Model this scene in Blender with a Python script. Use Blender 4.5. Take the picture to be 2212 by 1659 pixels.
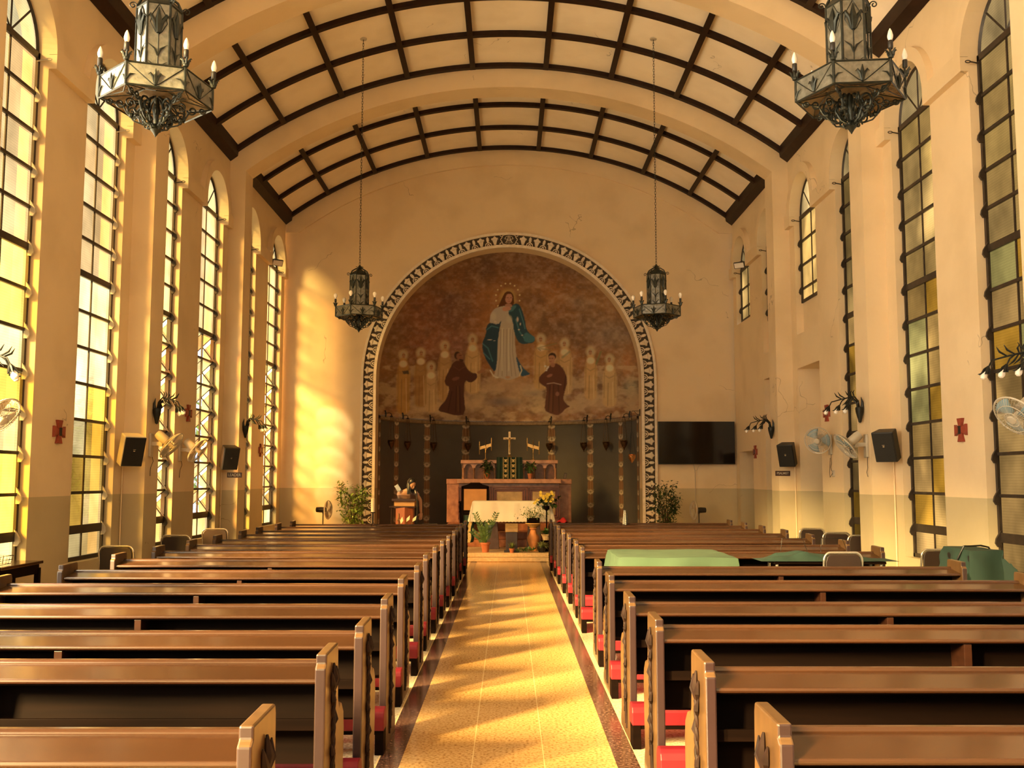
import bpy, bmesh, math, random
import numpy as np
from mathutils import Matrix, Vector
PI = math.pi
R_ = math.radians
for o in list(bpy.data.objects): bpy.data.objects.remove(o)
SC = bpy.context.scene
COL = SC.collection

# ------------------------------------------------------------------ camera
FPX = 2150.0
CAM = np.array([0.0, 0.0, 1.6])
def cam_axes():
    p = math.atan(206/2150); a = math.atan(7/2150); roll = 0.0012
    fw = np.array([0, math.cos(p), math.sin(p)]); up = np.array([0, -math.sin(p), math.cos(p)]); rt = np.array([1., 0, 0])
    Z = np.array([[math.cos(a), math.sin(a), 0], [-math.sin(a), math.cos(a), 0], [0, 0, 1]])
    fw, up, rt = Z@fw, Z@up, Z@rt
    c, s = math.cos(roll), math.sin(roll)
    return rt*c+up*s, up*c-rt*s, fw
CR, CU, CF = cam_axes()
cam_d = bpy.data.cameras.new('camera'); cam = bpy.data.objects.new('camera', cam_d); COL.objects.link(cam)
cam_d.sensor_width = 36; cam_d.lens = 36*FPX/2212; cam_d.clip_end = 200
cam.matrix_world = Matrix(((CR[0], CU[0], -CF[0], 0), (CR[1], CU[1], -CF[1], 0), (CR[2], CU[2], -CF[2], 1.6), (0, 0, 0, 1)))
SC.camera = cam
def proj(P):
    v = np.asarray(P, float)-CAM
    return 1106+FPX*(v@CR)/(v@CF), 829.5-FPX*(v@CU)/(v@CF)

# ------------------------------------------------------------------ world, sun, exposure
SC.view_settings.view_transform = 'Standard'; SC.view_settings.look = 'None'
SC.view_settings.exposure = 2.4; SC.view_settings.gamma = 1.0; SC.view_settings.use_curve_mapping = False
W = bpy.data.worlds.new('world'); SC.world = W; W.use_nodes = True
bg = W.node_tree.nodes['Background']; bg.inputs[0].default_value = (0.70, 0.82, 1.0, 1); bg.inputs[1].default_value = 0.5
sun_d = bpy.data.lights.new('sun', 'SUN'); sun = bpy.data.objects.new('sun', sun_d); COL.objects.link(sun)
sun_d.energy = 20.0; sun_d.angle = R_(15); sun_d.color = (1.0, 0.80, 0.42)
sun.rotation_euler = Vector((0.60, 0.66, -0.40)).to_track_quat('-Z', 'Y').to_euler()
WIN_LEFT = 1.25      # brightness of the daylit glass, left and right
WIN_RIGHT = 0.14
SC.cycles.max_bounces = 10; SC.cycles.diffuse_bounces = 7; SC.cycles.glossy_bounces = 4
SC.cycles.transparent_max_bounces = 12; SC.cycles.sample_clamp_indirect = 6
SC.cycles.caustics_reflective = False; SC.cycles.caustics_refractive = False

# ------------------------------------------------------------------ helpers
def s2l(c):
    return tuple(((x/255)/12.92 if x/255 <= .04045 else ((x/255+.055)/1.055)**2.4) for x in c)
MATS = {}
def mat(name, col, rough=.6, metal=0, var=.12, scale=6, stretch=(1, 1, 1), bump=0, bscale=40, coat=0, col2=None, spec=.5, trans=0, emit=None):
    if name in MATS: return MATS[name]
    m = bpy.data.materials.new(name); m.use_nodes = True; MATS[name] = m
    nt = m.node_tree; b = nt.nodes['Principled BSDF']; L = nt.links
    tc = nt.nodes.new('ShaderNodeTexCoord'); mp = nt.nodes.new('ShaderNodeMapping'); mp.inputs['Scale'].default_value = stretch
    L.new(tc.outputs['Object'], mp.inputs[0])
    nz = nt.nodes.new('ShaderNodeTexNoise'); nz.inputs['Scale'].default_value = scale; nz.inputs['Detail'].default_value = 5
    L.new(mp.outputs[0], nz.inputs[0])
    rp = nt.nodes.new('ShaderNodeValToRGB'); L.new(nz.outputs[0], rp.inputs[0])
    c2 = col2 or tuple(x*(1-2*var) for x in col)
    rp.color_ramp.elements[0].position = .3; rp.color_ramp.elements[1].position = .7
    rp.color_ramp.elements[0].color = (*c2, 1); rp.color_ramp.elements[1].color = (*col, 1)
    L.new(rp.outputs[0], b.inputs['Base Color'])
    b.inputs['Roughness'].default_value = rough; b.inputs['Metallic'].default_value = metal
    b.inputs['Coat Weight'].default_value = coat; b.inputs['Coat Roughness'].default_value = .12
    b.inputs['Specular IOR Level'].default_value = spec
    b.inputs['Transmission Weight'].default_value = trans
    if emit: b.inputs['Emission Color'].default_value = (*emit[:3], 1); b.inputs['Emission Strength'].default_value = emit[3]
    if bump:
        n2 = nt.nodes.new('ShaderNodeTexNoise'); n2.inputs['Scale'].default_value = bscale; L.new(mp.outputs[0], n2.inputs[0])
        bp = nt.nodes.new('ShaderNodeBump'); bp.inputs['Strength'].default_value = bump; bp.inputs['Distance'].default_value = .01
        L.new(n2.outputs[0], bp.inputs['Height']); L.new(bp.outputs[0], b.inputs['Normal'])
    return m

class G:
    def __init__(s): s.v = []; s.f = []; s.M = None
    def pt(s, p):
        if s.M is not None: p = s.M @ Vector(p)
        s.v.append((p[0], p[1], p[2])); return len(s.v)-1
    def face(s, idx): s.f.append(tuple(idx))
    def poly(s, pts): s.face([s.pt(p) for p in pts])
    def box(s, x0, x1, y0, y1, z0, z1):
        b = [s.pt(p) for p in ((x0, y0, z0), (x1, y0, z0), (x1, y1, z0), (x0, y1, z0), (x0, y0, z1), (x1, y0, z1), (x1, y1, z1), (x0, y1, z1))]
        for q in ((0, 3, 2, 1), (4, 5, 6, 7), (0, 1, 5, 4), (1, 2, 6, 5), (2, 3, 7, 6), (3, 0, 4, 7)): s.face([b[i] for i in q])
        return s
    def cbox(s, c, d): return s.box(c[0]-d[0]/2, c[0]+d[0]/2, c[1]-d[1]/2, c[1]+d[1]/2, c[2]-d[2]/2, c[2]+d[2]/2)
    def prism(s, pts, a, b, ax='x'):
        n = len(pts)
        def mk(u, v, w): return {'x': (w, u, v), 'y': (u, w, v), 'z': (u, v, w)}[ax]
        A = [s.pt(mk(u, v, a)) for u, v in pts]; B = [s.pt(mk(u, v, b)) for u, v in pts]
        s.face(A[::-1]); s.face(B)
        for i in range(n): s.face((A[i], A[(i+1) % n], B[(i+1) % n], B[i]))
        return s
    def tube(s, pts, r, n=8, cap=True, closed=False):
        pts = [Vector(p) for p in pts]; m = len(pts); rs = r if isinstance(r, (list, tuple)) else [r]*m
        rings = []; prev = None
        for i, p in enumerate(pts):
            if closed: d = pts[(i+1) % m]-pts[i-1]
            else: d = pts[min(i+1, m-1)]-pts[max(i-1, 0)]
            d = d.normalized() if d.length > 1e-9 else Vector((0, 0, 1))
            if prev is None:
                u = d.cross(Vector((0, 0, 1)));
                if u.length < 1e-3: u = d.cross(Vector((1, 0, 0)))
            else: u = prev - d*prev.dot(d)
            u.normalize(); prev = u; w = d.cross(u)
            rings.append([s.pt(p+u*(rs[i]*math.cos(2*PI*k/n))+w*(rs[i]*math.sin(2*PI*k/n))) for k in range(n)])
        for i in range(m if closed else m-1):
            a, b = rings[i], rings[(i+1) % m]
            for k in range(n): s.face((a[k], a[(k+1) % n], b[(k+1) % n], b[k]))
        if cap and not closed: s.face(rings[0][::-1]); s.face(rings[-1])
        return s
    def lathe(s, prof, c=(0, 0, 0), n=16, M=None, rot=0):
        rings = []
        for r, z in prof:
            rings.append([s.pt((c[0]+r*math.cos(2*PI*k/n+rot), c[1]+r*math.sin(2*PI*k/n+rot), c[2]+z)) for k in range(n)])
        for a, b in zip(rings, rings[1:]):
            for k in range(n): s.face((a[k], a[(k+1) % n], b[(k+1) % n], b[k]))
        if prof[0][0] > 1e-4: s.face(rings[0][::-1])
        if prof[-1][0] > 1e-4: s.face(rings[-1])
        return s
    def ball(s, c, r, n=12, sq=(1, 1, 1)):
        rings = []
        for i in range(1, n//2):
            t = PI*i/(n//2)
            rings.append([s.pt((c[0]+r*sq[0]*math.sin(t)*math.cos(2*PI*k/n), c[1]+r*sq[1]*math.sin(t)*math.sin(2*PI*k/n), c[2]-r*sq[2]*math.cos(t))) for k in range(n)])
        a = s.pt((c[0], c[1], c[2]-r*sq[2])); b = s.pt((c[0], c[1], c[2]+r*sq[2]))
        for k in range(n):
            s.face((a, rings[0][(k+1) % n], rings[0][k])); s.face((b, rings[-1][k], rings[-1][(k+1) % n]))
        for x, y in zip(rings, rings[1:]):
            for k in range(n): s.face((x[k], x[(k+1) % n], y[(k+1) % n], y[k]))
        return s
    def grid(s, fn, nu, nv, closed=False):
        I = [[s.pt(fn(i/nu, j/nv)) for j in range(nv+1)] for i in range(nu+1)]
        for i in range(nu):
            for j in range(nv): s.face((I[i][j], I[i+1][j], I[i+1][j+1], I[i][j+1]))
        return s
    def build(s, name, m=None, parent=None, smooth=False, bevel=0, seg=2, mats=None, solid=0):
        me = bpy.data.meshes.new(name); me.from_pydata(s.v, [], s.f); me.update()
        bm = bmesh.new(); bm.from_mesh(me)
        if not solid: bmesh.ops.recalc_face_normals(bm, faces=bm.faces)
        if bevel:
            bmesh.ops.remove_doubles(bm, verts=bm.verts, dist=1e-5)
            es = [e for e in bm.edges if len(e.link_faces) == 2 and e.calc_face_angle(0) > .5]
            bmesh.ops.bevel(bm, geom=es, offset=bevel, segments=seg, affect='EDGES', profile=.5, clamp_overlap=True)
        bm.to_mesh(me); bm.free()
        if smooth:
            for p in me.polygons: p.use_smooth = True
            try: me.set_sharp_from_angle(angle=R_(40))
            except Exception: pass
        if m: me.materials.append(m)
        o = bpy.data.objects.new(name, me); COL.objects.link(o)
        if parent: o.parent = parent
        if solid:
            md = o.modifiers.new('s', 'SOLIDIFY'); md.thickness = solid; md.offset = 0
        return o
def tag(o, label, cat, group=None, kind=None):
    if label: o['label'] = label
    if cat: o['category'] = cat
    if group: o['group'] = group
    if kind: o['kind'] = kind
    return o
def thing(name, label, cat, loc=(0, 0, 0), rz=0, group=None):
    o = bpy.data.objects.new(name, None); COL.objects.link(o); o.location = loc; o.rotation_euler = (0, 0, rz); o.empty_display_size = .1
    return tag(o, label, cat, group)
def struct(o): o['kind'] = 'structure'; return o
KIDS = {}
def copy_tree(o, parent=None):
    c = o.copy(); COL.objects.link(c); c.parent = parent
    for ch in [x for x in bpy.data.objects if x.parent == o]: copy_tree(ch, c)
    return c
def dup(o, loc, rz=None, label=None, group=None):
    c = copy_tree(o); c.location = loc
    if rz is not None: c.rotation_euler[2] = rz
    if label: c['label'] = label
    if group: c['group'] = group
    return c
def spiral(c, r0, turns, start, plane, n=26, shrink=.15, sgn=1):
    u, v = plane; u = Vector(u); v = Vector(v); c = Vector(c); out = []
    for i in range(n+1):
        t = i/n; a = start+sgn*turns*2*PI*t; r = r0*(1-(1-shrink)*t)
        out.append(c+u*(r*math.cos(a))+v*(r*math.sin(a)))
    return out
def text_mesh(txt, size, ext, m, parent, M, name='lettering'):
    cu = bpy.data.curves.new(name, 'FONT'); cu.body = txt; cu.size = size; cu.extrude = ext; cu.align_x = 'CENTER'; cu.align_y = 'CENTER'; cu.offset = size*.015
    t = bpy.data.objects.new('tmp', cu); COL.objects.link(t)
    dg = bpy.context.evaluated_depsgraph_get(); me = bpy.data.meshes.new_from_object(t.evaluated_get(dg)); bpy.data.objects.remove(t)
    me.transform(M); me.materials.clear(); me.materials.append(m); me.name = name
    o = bpy.data.objects.new(name, me); COL.objects.link(o); o.parent = parent; return o

# ------------------------------------------------------------------ materials
def wall_mat(name, up, lo, zline=1.40):
    m = bpy.data.materials.new(name); m.use_nodes = True; nt = m.node_tree; L = nt.links; b = nt.nodes['Principled BSDF']
    g = nt.nodes.new('ShaderNodeNewGeometry'); sx = nt.nodes.new('ShaderNodeSeparateXYZ'); L.new(g.outputs['Position'], sx.inputs[0])
    gt = nt.nodes.new('ShaderNodeMath'); gt.operation = 'GREATER_THAN'; gt.inputs[1].default_value = zline; L.new(sx.outputs[2], gt.inputs[0])
    mx = nt.nodes.new('ShaderNodeMix'); mx.data_type = 'RGBA'; mx.inputs['A'].default_value = (*lo, 1); mx.inputs['B'].default_value = (*up, 1)
    L.new(gt.outputs[0], mx.inputs['Factor'])
    nz = nt.nodes.new('ShaderNodeTexNoise'); nz.inputs['Scale'].default_value = 1.3; nz.inputs['Detail'].default_value = 7; L.new(g.outputs['Position'], nz.inputs[0])
    rp = nt.nodes.new('ShaderNodeValToRGB'); rp.color_ramp.elements[0].color = (.86, .84, .80, 1); rp.color_ramp.elements[1].color = (1, 1, 1, 1)
    rp.color_ramp.elements[0].position = .32; rp.color_ramp.elements[1].position = .55; L.new(nz.outputs[0], rp.inputs[0])
    mu = nt.nodes.new('ShaderNodeMix'); mu.data_type = 'RGBA'; mu.blend_type = 'MULTIPLY'; mu.inputs['Factor'].default_value = .7
    L.new(mx.outputs['Result'], mu.inputs['A']); L.new(rp.outputs[0], mu.inputs['B'])
    # hairline cracks
    vz = nt.nodes.new('ShaderNodeTexVoronoi'); vz.feature = 'DISTANCE_TO_EDGE'; vz.inputs['Scale'].default_value = .8
    n3 = nt.nodes.new('ShaderNodeTexNoise'); n3.inputs['Scale'].default_value = 3; L.new(g.outputs['Position'], n3.inputs[0])
    ad = nt.nodes.new('ShaderNodeMix'); ad.data_type = 'VECTOR'; ad.inputs['Factor'].default_value = .35
    L.new(g.outputs['Position'], ad.inputs[4]); L.new(n3.outputs[1], ad.inputs[5]); L.new(ad.outputs[1], vz.inputs[0])
    lt = nt.nodes.new('ShaderNodeMath'); lt.operation = 'LESS_THAN'; lt.inputs[1].default_value = .0025; L.new(vz.outputs[0], lt.inputs[0])
    n4 = nt.nodes.new('ShaderNodeTexNoise'); n4.inputs['Scale'].default_value = .9; L.new(g.outputs['Position'], n4.inputs[0])
    g4 = nt.nodes.new('ShaderNodeMath'); g4.operation = 'GREATER_THAN'; g4.inputs[1].default_value = .62; L.new(n4.outputs[0], g4.inputs[0])
    ml = nt.nodes.new('ShaderNodeMath'); ml.operation = 'MULTIPLY'; L.new(lt.outputs[0], ml.inputs[0]); L.new(g4.outputs[0], ml.inputs[1])
    m5 = nt.nodes.new('ShaderNodeMath'); m5.operation = 'MULTIPLY'; m5.inputs[1].default_value = .45; L.new(ml.outputs[0], m5.inputs[0])
    mc = nt.nodes.new('ShaderNodeMix'); mc.data_type = 'RGBA'; mc.inputs['B'].default_value = (.16, .10, .05, 1)
    L.new(m5.outputs[0], mc.inputs['Factor']); L.new(mu.outputs['Result'], mc.inputs['A'])
    L.new(mc.outputs['Result'], b.inputs['Base Color']); b.inputs['Roughness'].default_value = .55
    n2 = nt.nodes.new('ShaderNodeTexNoise'); n2.inputs['Scale'].default_value = 25; L.new(g.outputs['Position'], n2.inputs[0])
    bp = nt.nodes.new('ShaderNodeBump'); bp.inputs['Strength'].default_value = .12; bp.inputs['Distance'].default_value = .01; L.new(n2.outputs[0], bp.inputs['Height']); L.new(bp.outputs[0], b.inputs['Normal'])
    return m
CREAM = (.76, .605, .39)
M_WALL = wall_mat('painted_plaster', CREAM, (.50, .42, .26))
M_PLASTER = wall_mat('cream_plaster', CREAM, CREAM, -5)
M_PANEL = wall_mat('ceiling_board', (.95, .85, .70), (.95, .85, .70), -5)
M_BEAM = mat('dark_beam', (.026, .011, .006), spec=.2, rough=.5, var=.25, scale=8, stretch=(1, 1, 1))
M_WOOD = mat('pew_wood', (.035, .012, .006), rough=.30, var=.25, scale=5, stretch=(.35, 3, 6), coat=.35)
M_DESK = mat('pew_desk_wood', (.042, .016, .006), rough=.25, var=.10, scale=4, stretch=(.3, 4, 4), coat=.5, bump=.02, bscale=5)
M_SEATW = mat('pew_dark_shaded_wood', (.006, .0025, .0015), rough=.6, var=.25, scale=5, stretch=(.35, 3, 6), coat=0, spec=.04)  # dark wood; shade of the recesses under the pew desks put into it
M_ENDB = mat('pew_rear_edge', (.028, .013, .015), rough=.4, var=.15, scale=6, coat=.2)  # darker tone for the rear-facing faces of the pew ends
M_END = mat('pew_end_wood', (.105, .055, .022), rough=.33, var=.2, scale=4, stretch=(3, 3, .6), coat=.3)
M_EDGE = mat('carving_wood', (.022, .010, .007), rough=.65, spec=.15, var=.3, scale=20)
M_RED = mat('red_vinyl', (.16, .007, .014), rough=.5, spec=.3, var=.12, scale=8, bump=.15, bscale=14)
M_IRON = mat('black_iron', (.012, .014, .012), rough=.42, metal=.3, var=.3, scale=30)
M_BRONZE = mat('green_black_metal', (.03, .035, .028), rough=.35, metal=.5, var=.3, scale=30)
M_FRAME = mat('window_steel', (.035, .022, .014), rough=.5, var=.3, scale=10)
M_BULB = mat('milky_bulb', (.85, .80, .74), rough=.15, var=.03)
M_BRASS = mat('brass', (.65, .42, .15), rough=.28, metal=.9, var=.2, scale=20)
M_OLDBRASS = mat('dark_brass', (.16, .085, .035), rough=.35, metal=.7, var=.35, scale=25)
M_CHROME = mat('chrome_tube', (.62, .58, .52), rough=.25, metal=.85, var=.05)
M_BROWNPAD = mat('brown_vinyl', (.02, .009, .006), rough=.5, var=.15)
M_BLACK = mat('black_plastic', (.014, .012, .011), rough=.45, var=.2, scale=20)
M_WHITEPL = mat('cream_plastic', (.50, .45, .36), rough=.35, var=.04)
M_WHITECL = mat('white_linen', (.80, .77, .70), rough=.85, var=.05, scale=3, bump=.1, bscale=60)
M_GREEN = mat('green_cloth', (.010, .034, .026), rough=.85, var=.15, scale=4)
M_SAGE = mat('sage_cloth', (.045, .085, .048), rough=.85, var=.12, scale=4)
M_TERRA = mat('terracotta', (.50, .17, .075), rough=.75, var=.12, scale=10)
M_LEAF = mat('leaf_green', (.07, .17, .03), rough=.45, var=.3, scale=14)
M_LEAFY = mat('leaf_light', (.20, .30, .05), rough=.45, var=.35, scale=12)
M_STEM = mat('stem_brown', (.10, .06, .03), rough=.8)
M_MARBLE = mat('brown_marble', (.36, .17, .09), rough=.3, var=.3, scale=9, bump=.0, col2=(.20, .085, .045))
M_MARBLE2 = mat('violet_marble', (.20, .10, .085), rough=.25, var=.25, scale=8)
M_ONYX = mat('pale_onyx', (.42, .30, .15), rough=.25, var=.25, scale=5)
M_STONE = mat('pale_stone', (.66, .50, .30), rough=.35, var=.15, scale=25)
M_STUCCO = mat('relief_stucco', (.84, .74, .60), rough=.6, var=.1, scale=12)
M_DARKREC = mat('relief_ground', (.05, .032, .018), rough=.6, var=.2, scale=12)
M_MAROON = mat('maroon_wood', (.32, .055, .028), rough=.45, var=.15, scale=20)
M_SKIN = mat('skin', (.50, .27, .17), rough=.55, var=.06, scale=8)
M_HAIR = mat('black_hair', (.012, .009, .008), rough=.35, var=.3, scale=40, stretch=(6, 6, 1))
# ------------------------------------------------------------------ the nave shell
X0, XB, XP, XG, XO = 5.20, 5.11, 4.90, 5.33, 5.50     # wall, arch band, pilaster, glass, outer face
BAYS = [22.75, 18.10, 13.47, 8.84, 4.21, -0.42]        # far end of each bay
RIB = 0.50
ZS, RW = 6.375, .625                                   # window spring, radius
WA, WB = -3.23, -.935                                  # window centres from the bay end
SILL = .60
SHORT = {(1, 0, 1): 5.10, (1, 0, 0): 4.15, (1, 1, 1): 4.20}
GLASSLO = {(1, 0, 1): 5.16, (1, 0, 0): 4.83, (1, 1, 1): 4.78}   # right-hand windows walled up below
def vault_z(x, r=8.65, zc=.65): return zc+math.sqrt(r*r-x*x)
def arch_in(y, c): return ZS+math.sqrt(max(0, RW*RW-(y-c)**2))
def arch_out(y, c): return ZS+math.sqrt(max(0, .795**2-(y-c)**2)) if abs(y-c) < .795 else 0
def ysamp(a, b, cs):
    ys = {a, b}
    for c in cs:
        for i in range(33):
            y = c-RW*math.cos(PI*i/32)
            if a <= y <= b: ys.add(y)
        for i in range(33):
            y = c-.795*math.cos(PI*i/32)
            if a <= y <= b: ys.add(y)
        ys.add(c-RW); ys.add(c+RW)
    ys = sorted(ys); out = [ys[0]]
    for y in ys[1:]:
        if y-out[-1] > 1e-4: out.append(y)
    return out
def strip(g, X, ys, lo, hi):
    for a, b in zip(ys, ys[1:]):
        m = (a+b)/2; e = 1e-5
        za0, zb0, za1, zb1 = lo(a+e), lo(b-e), hi(a+e), hi(b-e)
        if max(za1-za0, zb1-zb0) < 1e-4: continue
        g.poly([(X, a, za0), (X, b, zb0), (X, b, zb1), (X, a, za1)])
def side_wall(sg):
    g = G(); gb = G(); gp = G()
    for bi, E in enumerate(BAYS):
        a, b = E-4.63, E
        wins = [(0, E+WA), (1, E+WB)]; cs = [c for _, c in wins]
        ys = ysamp(a, b, cs)
        def win(y):
            for k, c in wins:
                if abs(y-c) < RW: return k, c
            return None
        top = lambda y: 7.95
        for X in (X0, XO):
            def up_lo(y):
                w = win(y); return 0 if w is None else arch_in(y, w[1])
            strip(g, sg*X, ys, up_lo, top)
            # below windows
            def lo_lo(y):
                w = win(y)
                if w is None: return 0
                return DOOR(sg, bi, w[0])
            def lo_hi(y):
                w = win(y)
                if w is None: return 0
                return SHORT.get((sg, bi, w[0]), SILL) if (sg, bi, w[0]) not in SHORT else SHORT[(sg, bi, w[0])]-.0
            strip(g, sg*X, ys, lo_lo, lo_hi)
        for k, c in wins:
            y0, y1 = c-RW, c+RW; base = SHORT.get((sg, bi, k), SILL); A, B = sg*X0, sg*XO
            g.poly([(A, y0, base), (B, y0, base), (B, y0, ZS), (A, y0, ZS)])
            g.poly([(A, y1, base), (B, y1, base), (B, y1, ZS), (A, y1, ZS)])
            g.poly([(A, y0, base), (B, y0, base), (B, y1, base), (A, y1, base)])
            aa = [(c-RW*math.cos(PI*i/32), ZS+RW*math.sin(PI*i/32)) for i in range(33)]
            for (p, q), (r, s_) in zip(aa, aa[1:]): g.poly([(A, p, q), (B, p, q), (B, r, s_), (A, r, s_)])
            d = DOOR(sg, bi, k)
            if d:
                D = sg*(X0+.62)
                for y in (y0, y1): g.poly([(A, y, 0), (D, y, 0), (D, y, d), (A, y, d)])
                g.poly([(A, y0, d), (D, y0, d), (D, y1, d), (A, y1, d)])
                g.poly([(D, y0, 2.15), (D, y1, 2.15), (D, y1, d), (D, y0, d)])
        # projecting arch band
        yb = [y for y in ysamp(a+RIB if bi else a+RIB, b, cs)]
        blo = lambda y: (6.21 if win(y) is None else arch_in(y, win(y)[1]))
        def bhi(y): return max([6.45]+[arch_out(y, c) for c in cs])
        strip(gb, sg*XB, yb, blo, bhi)
        for p, q in zip(yb, yb[1:]):
            e = 1e-5
            gb.poly([(sg*XB, p, bhi(p+e)), (sg*X0, p, bhi(p+e)), (sg*X0, q, bhi(q-e)), (sg*XB, q, bhi(q-e))])
            gb.poly([(sg*XB, p, blo(p+e)), (sg*X0, p, blo(p+e)), (sg*X0, q, blo(q-e)), (sg*XB, q, blo(q-e))])
        for k, c in wins:
            for y in (c-RW, c+RW): gb.poly([(sg*XB, y, 6.21), (sg*X0, y, 6.21), (sg*X0, y, ZS), (sg*XB, y, ZS)])
    o = g.build('wall_left' if sg < 0 else 'wall_right', M_WALL); struct(o)
    o2 = gb.build('arch_band', M_PLASTER, o)
    n = 0
    for bi, E in enumerate(BAYS[1:]):
        gp = G(); x0, x1 = sorted((sg*XP, sg*(X0+.02))); gp.box(x0, x1, E, E+RIB, 0, 7.319); gp.build('pilaster', M_WALL, o)
    return o
def DOOR(sg, bi, k):
    return {(1, 0, 1): 2.22, (1, 0, 0): 3.63, (1, 1, 1): 3.59}.get((sg, bi, k), 0)
WL = side_wall(-1); WR = side_wall(1)
# recess slab under the shortened right-hand windows
# door leaves
for n, (bi, k) in enumerate([(0, 1), (0, 0), (1, 1)]):
    c = BAYS[bi]+(WB if k else WA)
    g = G(); g.box(X0+.50, X0+.55, c-.58, c+.58, 0.0, 2.15); d = g.build(f'door_{n+1}', mat('dark_door', (.022, .016, .012), rough=.5), bevel=.004); struct(d)
    g = G(); g.box(X0+.46, X0+.62, c-RW, c-.58, 0, 2.15); g.box(X0+.46, X0+.62, c+.58, c+RW, 0, 2.15); g.box(X0+.46, X0+.62, c-RW, c+RW, 2.15, 2.22); g.build('door_frame', M_BEAM, d)

# floor
m = bpy.data.materials.new('terrazzo'); m.use_nodes = True; nt = m.node_tree; L = nt.links; b = nt.nodes['Principled BSDF']
ge = nt.nodes.new('ShaderNodeNewGeometry'); sx = nt.nodes.new('ShaderNodeSeparateXYZ'); L.new(ge.outputs['Position'], sx.inputs[0])
ab = nt.nodes.new('ShaderNodeMath'); ab.operation = 'ABSOLUTE'; L.new(sx.outputs[0], ab.inputs[0])
vo = nt.nodes.new('ShaderNodeTexVoronoi'); vo.inputs['Scale'].default_value = 42; L.new(ge.outputs['Position'], vo.inputs[0])
no = nt.nodes.new('ShaderNodeTexNoise'); no.inputs['Scale'].default_value = 55; no.inputs['Detail'].default_value = 3; L.new(ge.outputs['Position'], no.inputs[0])
def ramp(fac, stops):
    r = nt.nodes.new('ShaderNodeValToRGB'); L.new(fac, r.inputs[0])
    while len(r.color_ramp.elements) < len(stops): r.color_ramp.elements.new(.5)
    for e, (p, c) in zip(r.color_ramp.elements, stops): e.position = p; e.color = (*c, 1)
    return r.outputs[0]
cA = ramp(no.outputs[0], [(.33, (.36, .18, .05)), (.46, (.60, .35, .12)), (.58, (.70, .44, .17))])
cB = ramp(no.outputs[0], [(.36, (.05, .022, .014)), (.52, (.11, .055, .038)), (.68, (.24, .14, .10))])
cC = ramp(no.outputs[0], [(.36, (.42, .33, .20)), (.52, (.66, .55, .36)), (.62, (.74, .64, .46))])
def gt(v, t):
    n = nt.nodes.new('ShaderNodeMath'); n.operation = 'GREATER_THAN'; n.inputs[1].default_value = t; L.new(v, n.inputs[0]); return n.outputs[0]
def mixc(f, A, B):
    n = nt.nodes.new('ShaderNodeMix'); n.data_type = 'RGBA'; L.new(f, n.inputs['Factor'])
    for k, v in (('A', A), ('B', B)):
        if isinstance(v, tuple): n.inputs[k].default_value = v
        else: L.new(v, n.inputs[k])
    return n.outputs['Result']
c1 = mixc(gt(ab.outputs[0], .612), cA, cB); c2 = mixc(gt(ab.outputs[0], .742), c1, cC)
def line(x, w=.004):
    n = nt.nodes.new('ShaderNodeMath'); n.operation = 'COMPARE'; n.inputs[1].default_value = x; n.inputs[2].default_value = w; L.new(ab.outputs[0], n.inputs[0]); return n.outputs[0]
c3 = mixc(line(.205, .0028), c2, (.85, .62, .28, 1)); c3 = mixc(line(.745, .005), c3, (.90, .70, .36, 1))
L.new(c3, b.inputs['Base Color']); b.inputs['Roughness'].default_value = .17; b.inputs['Specular IOR Level'].default_value = .6
M_FLOOR = m
g = G(); g.box(-5.9, 5.9, -5.2, 27.0, -.2, 0); struct(g.build('floor', M_FLOOR))
# sanctuary platform with two nosed steps, then the high altar's steps
g = G(); g.box(-5.18, 5.18, 19.62, 26.6, .002, .075); o = g.build('trim_1', M_STONE, bevel=.012); struct(o)
g = G(); g.box(-5.18, 5.18, 19.80, 26.5, .075, .16); o = g.build('trim_2', M_STONE, bevel=.012); struct(o)
g = G()
for i in range(3): g.box(-1.62+.12*i, 1.62-.12*i, (21.55, 21.80, 22.45)[i], 25.3, .16+.15*i, .16+.15*(i+1))
o = g.build('altar_steps', mat('red_step_marble', (.40, .15, .07), rough=.4, var=.35, scale=9, col2=(.20, .07, .035), bump=.3, bscale=20), bevel=.01)
tag(o, 'red-brown marble steps rising behind the draped altar table', 'steps')

# ceiling vault, ribs, beams
RV, ZV = 8.65+.085, .65
def arcpt(x, r, zc): return zc+math.sqrt(r*r-x*x)
g = G()
xs = [-5.55+11.1*i/64 for i in range(65)]
for p, q in zip(xs, xs[1:]): g.poly([(p, -5.2, arcpt(p, RV, ZV)), (q, -5.2, arcpt(q, RV, ZV)), (q, 22.9, arcpt(q, RV, ZV)), (p, 22.9, arcpt(p, RV, ZV))])
cei = g.build('ceiling', M_PANEL, smooth=True); struct(cei)
g2 = G()
for p, q in zip(xs, xs[1:]): g2.poly([(p, -5.3, arcpt(p, RV+.35, ZV)), (q, -5.3, arcpt(q, RV+.35, ZV)), (q, 23.2, arcpt(q, RV+.35, ZV)), (p, 23.2, arcpt(p, RV+.35, ZV))])
g2.build('roof_slab', M_PLASTER, cei)
RR, ZR = 8.18, .767
xr = [-4.9+9.8*i/48 for i in range(49)]
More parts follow.
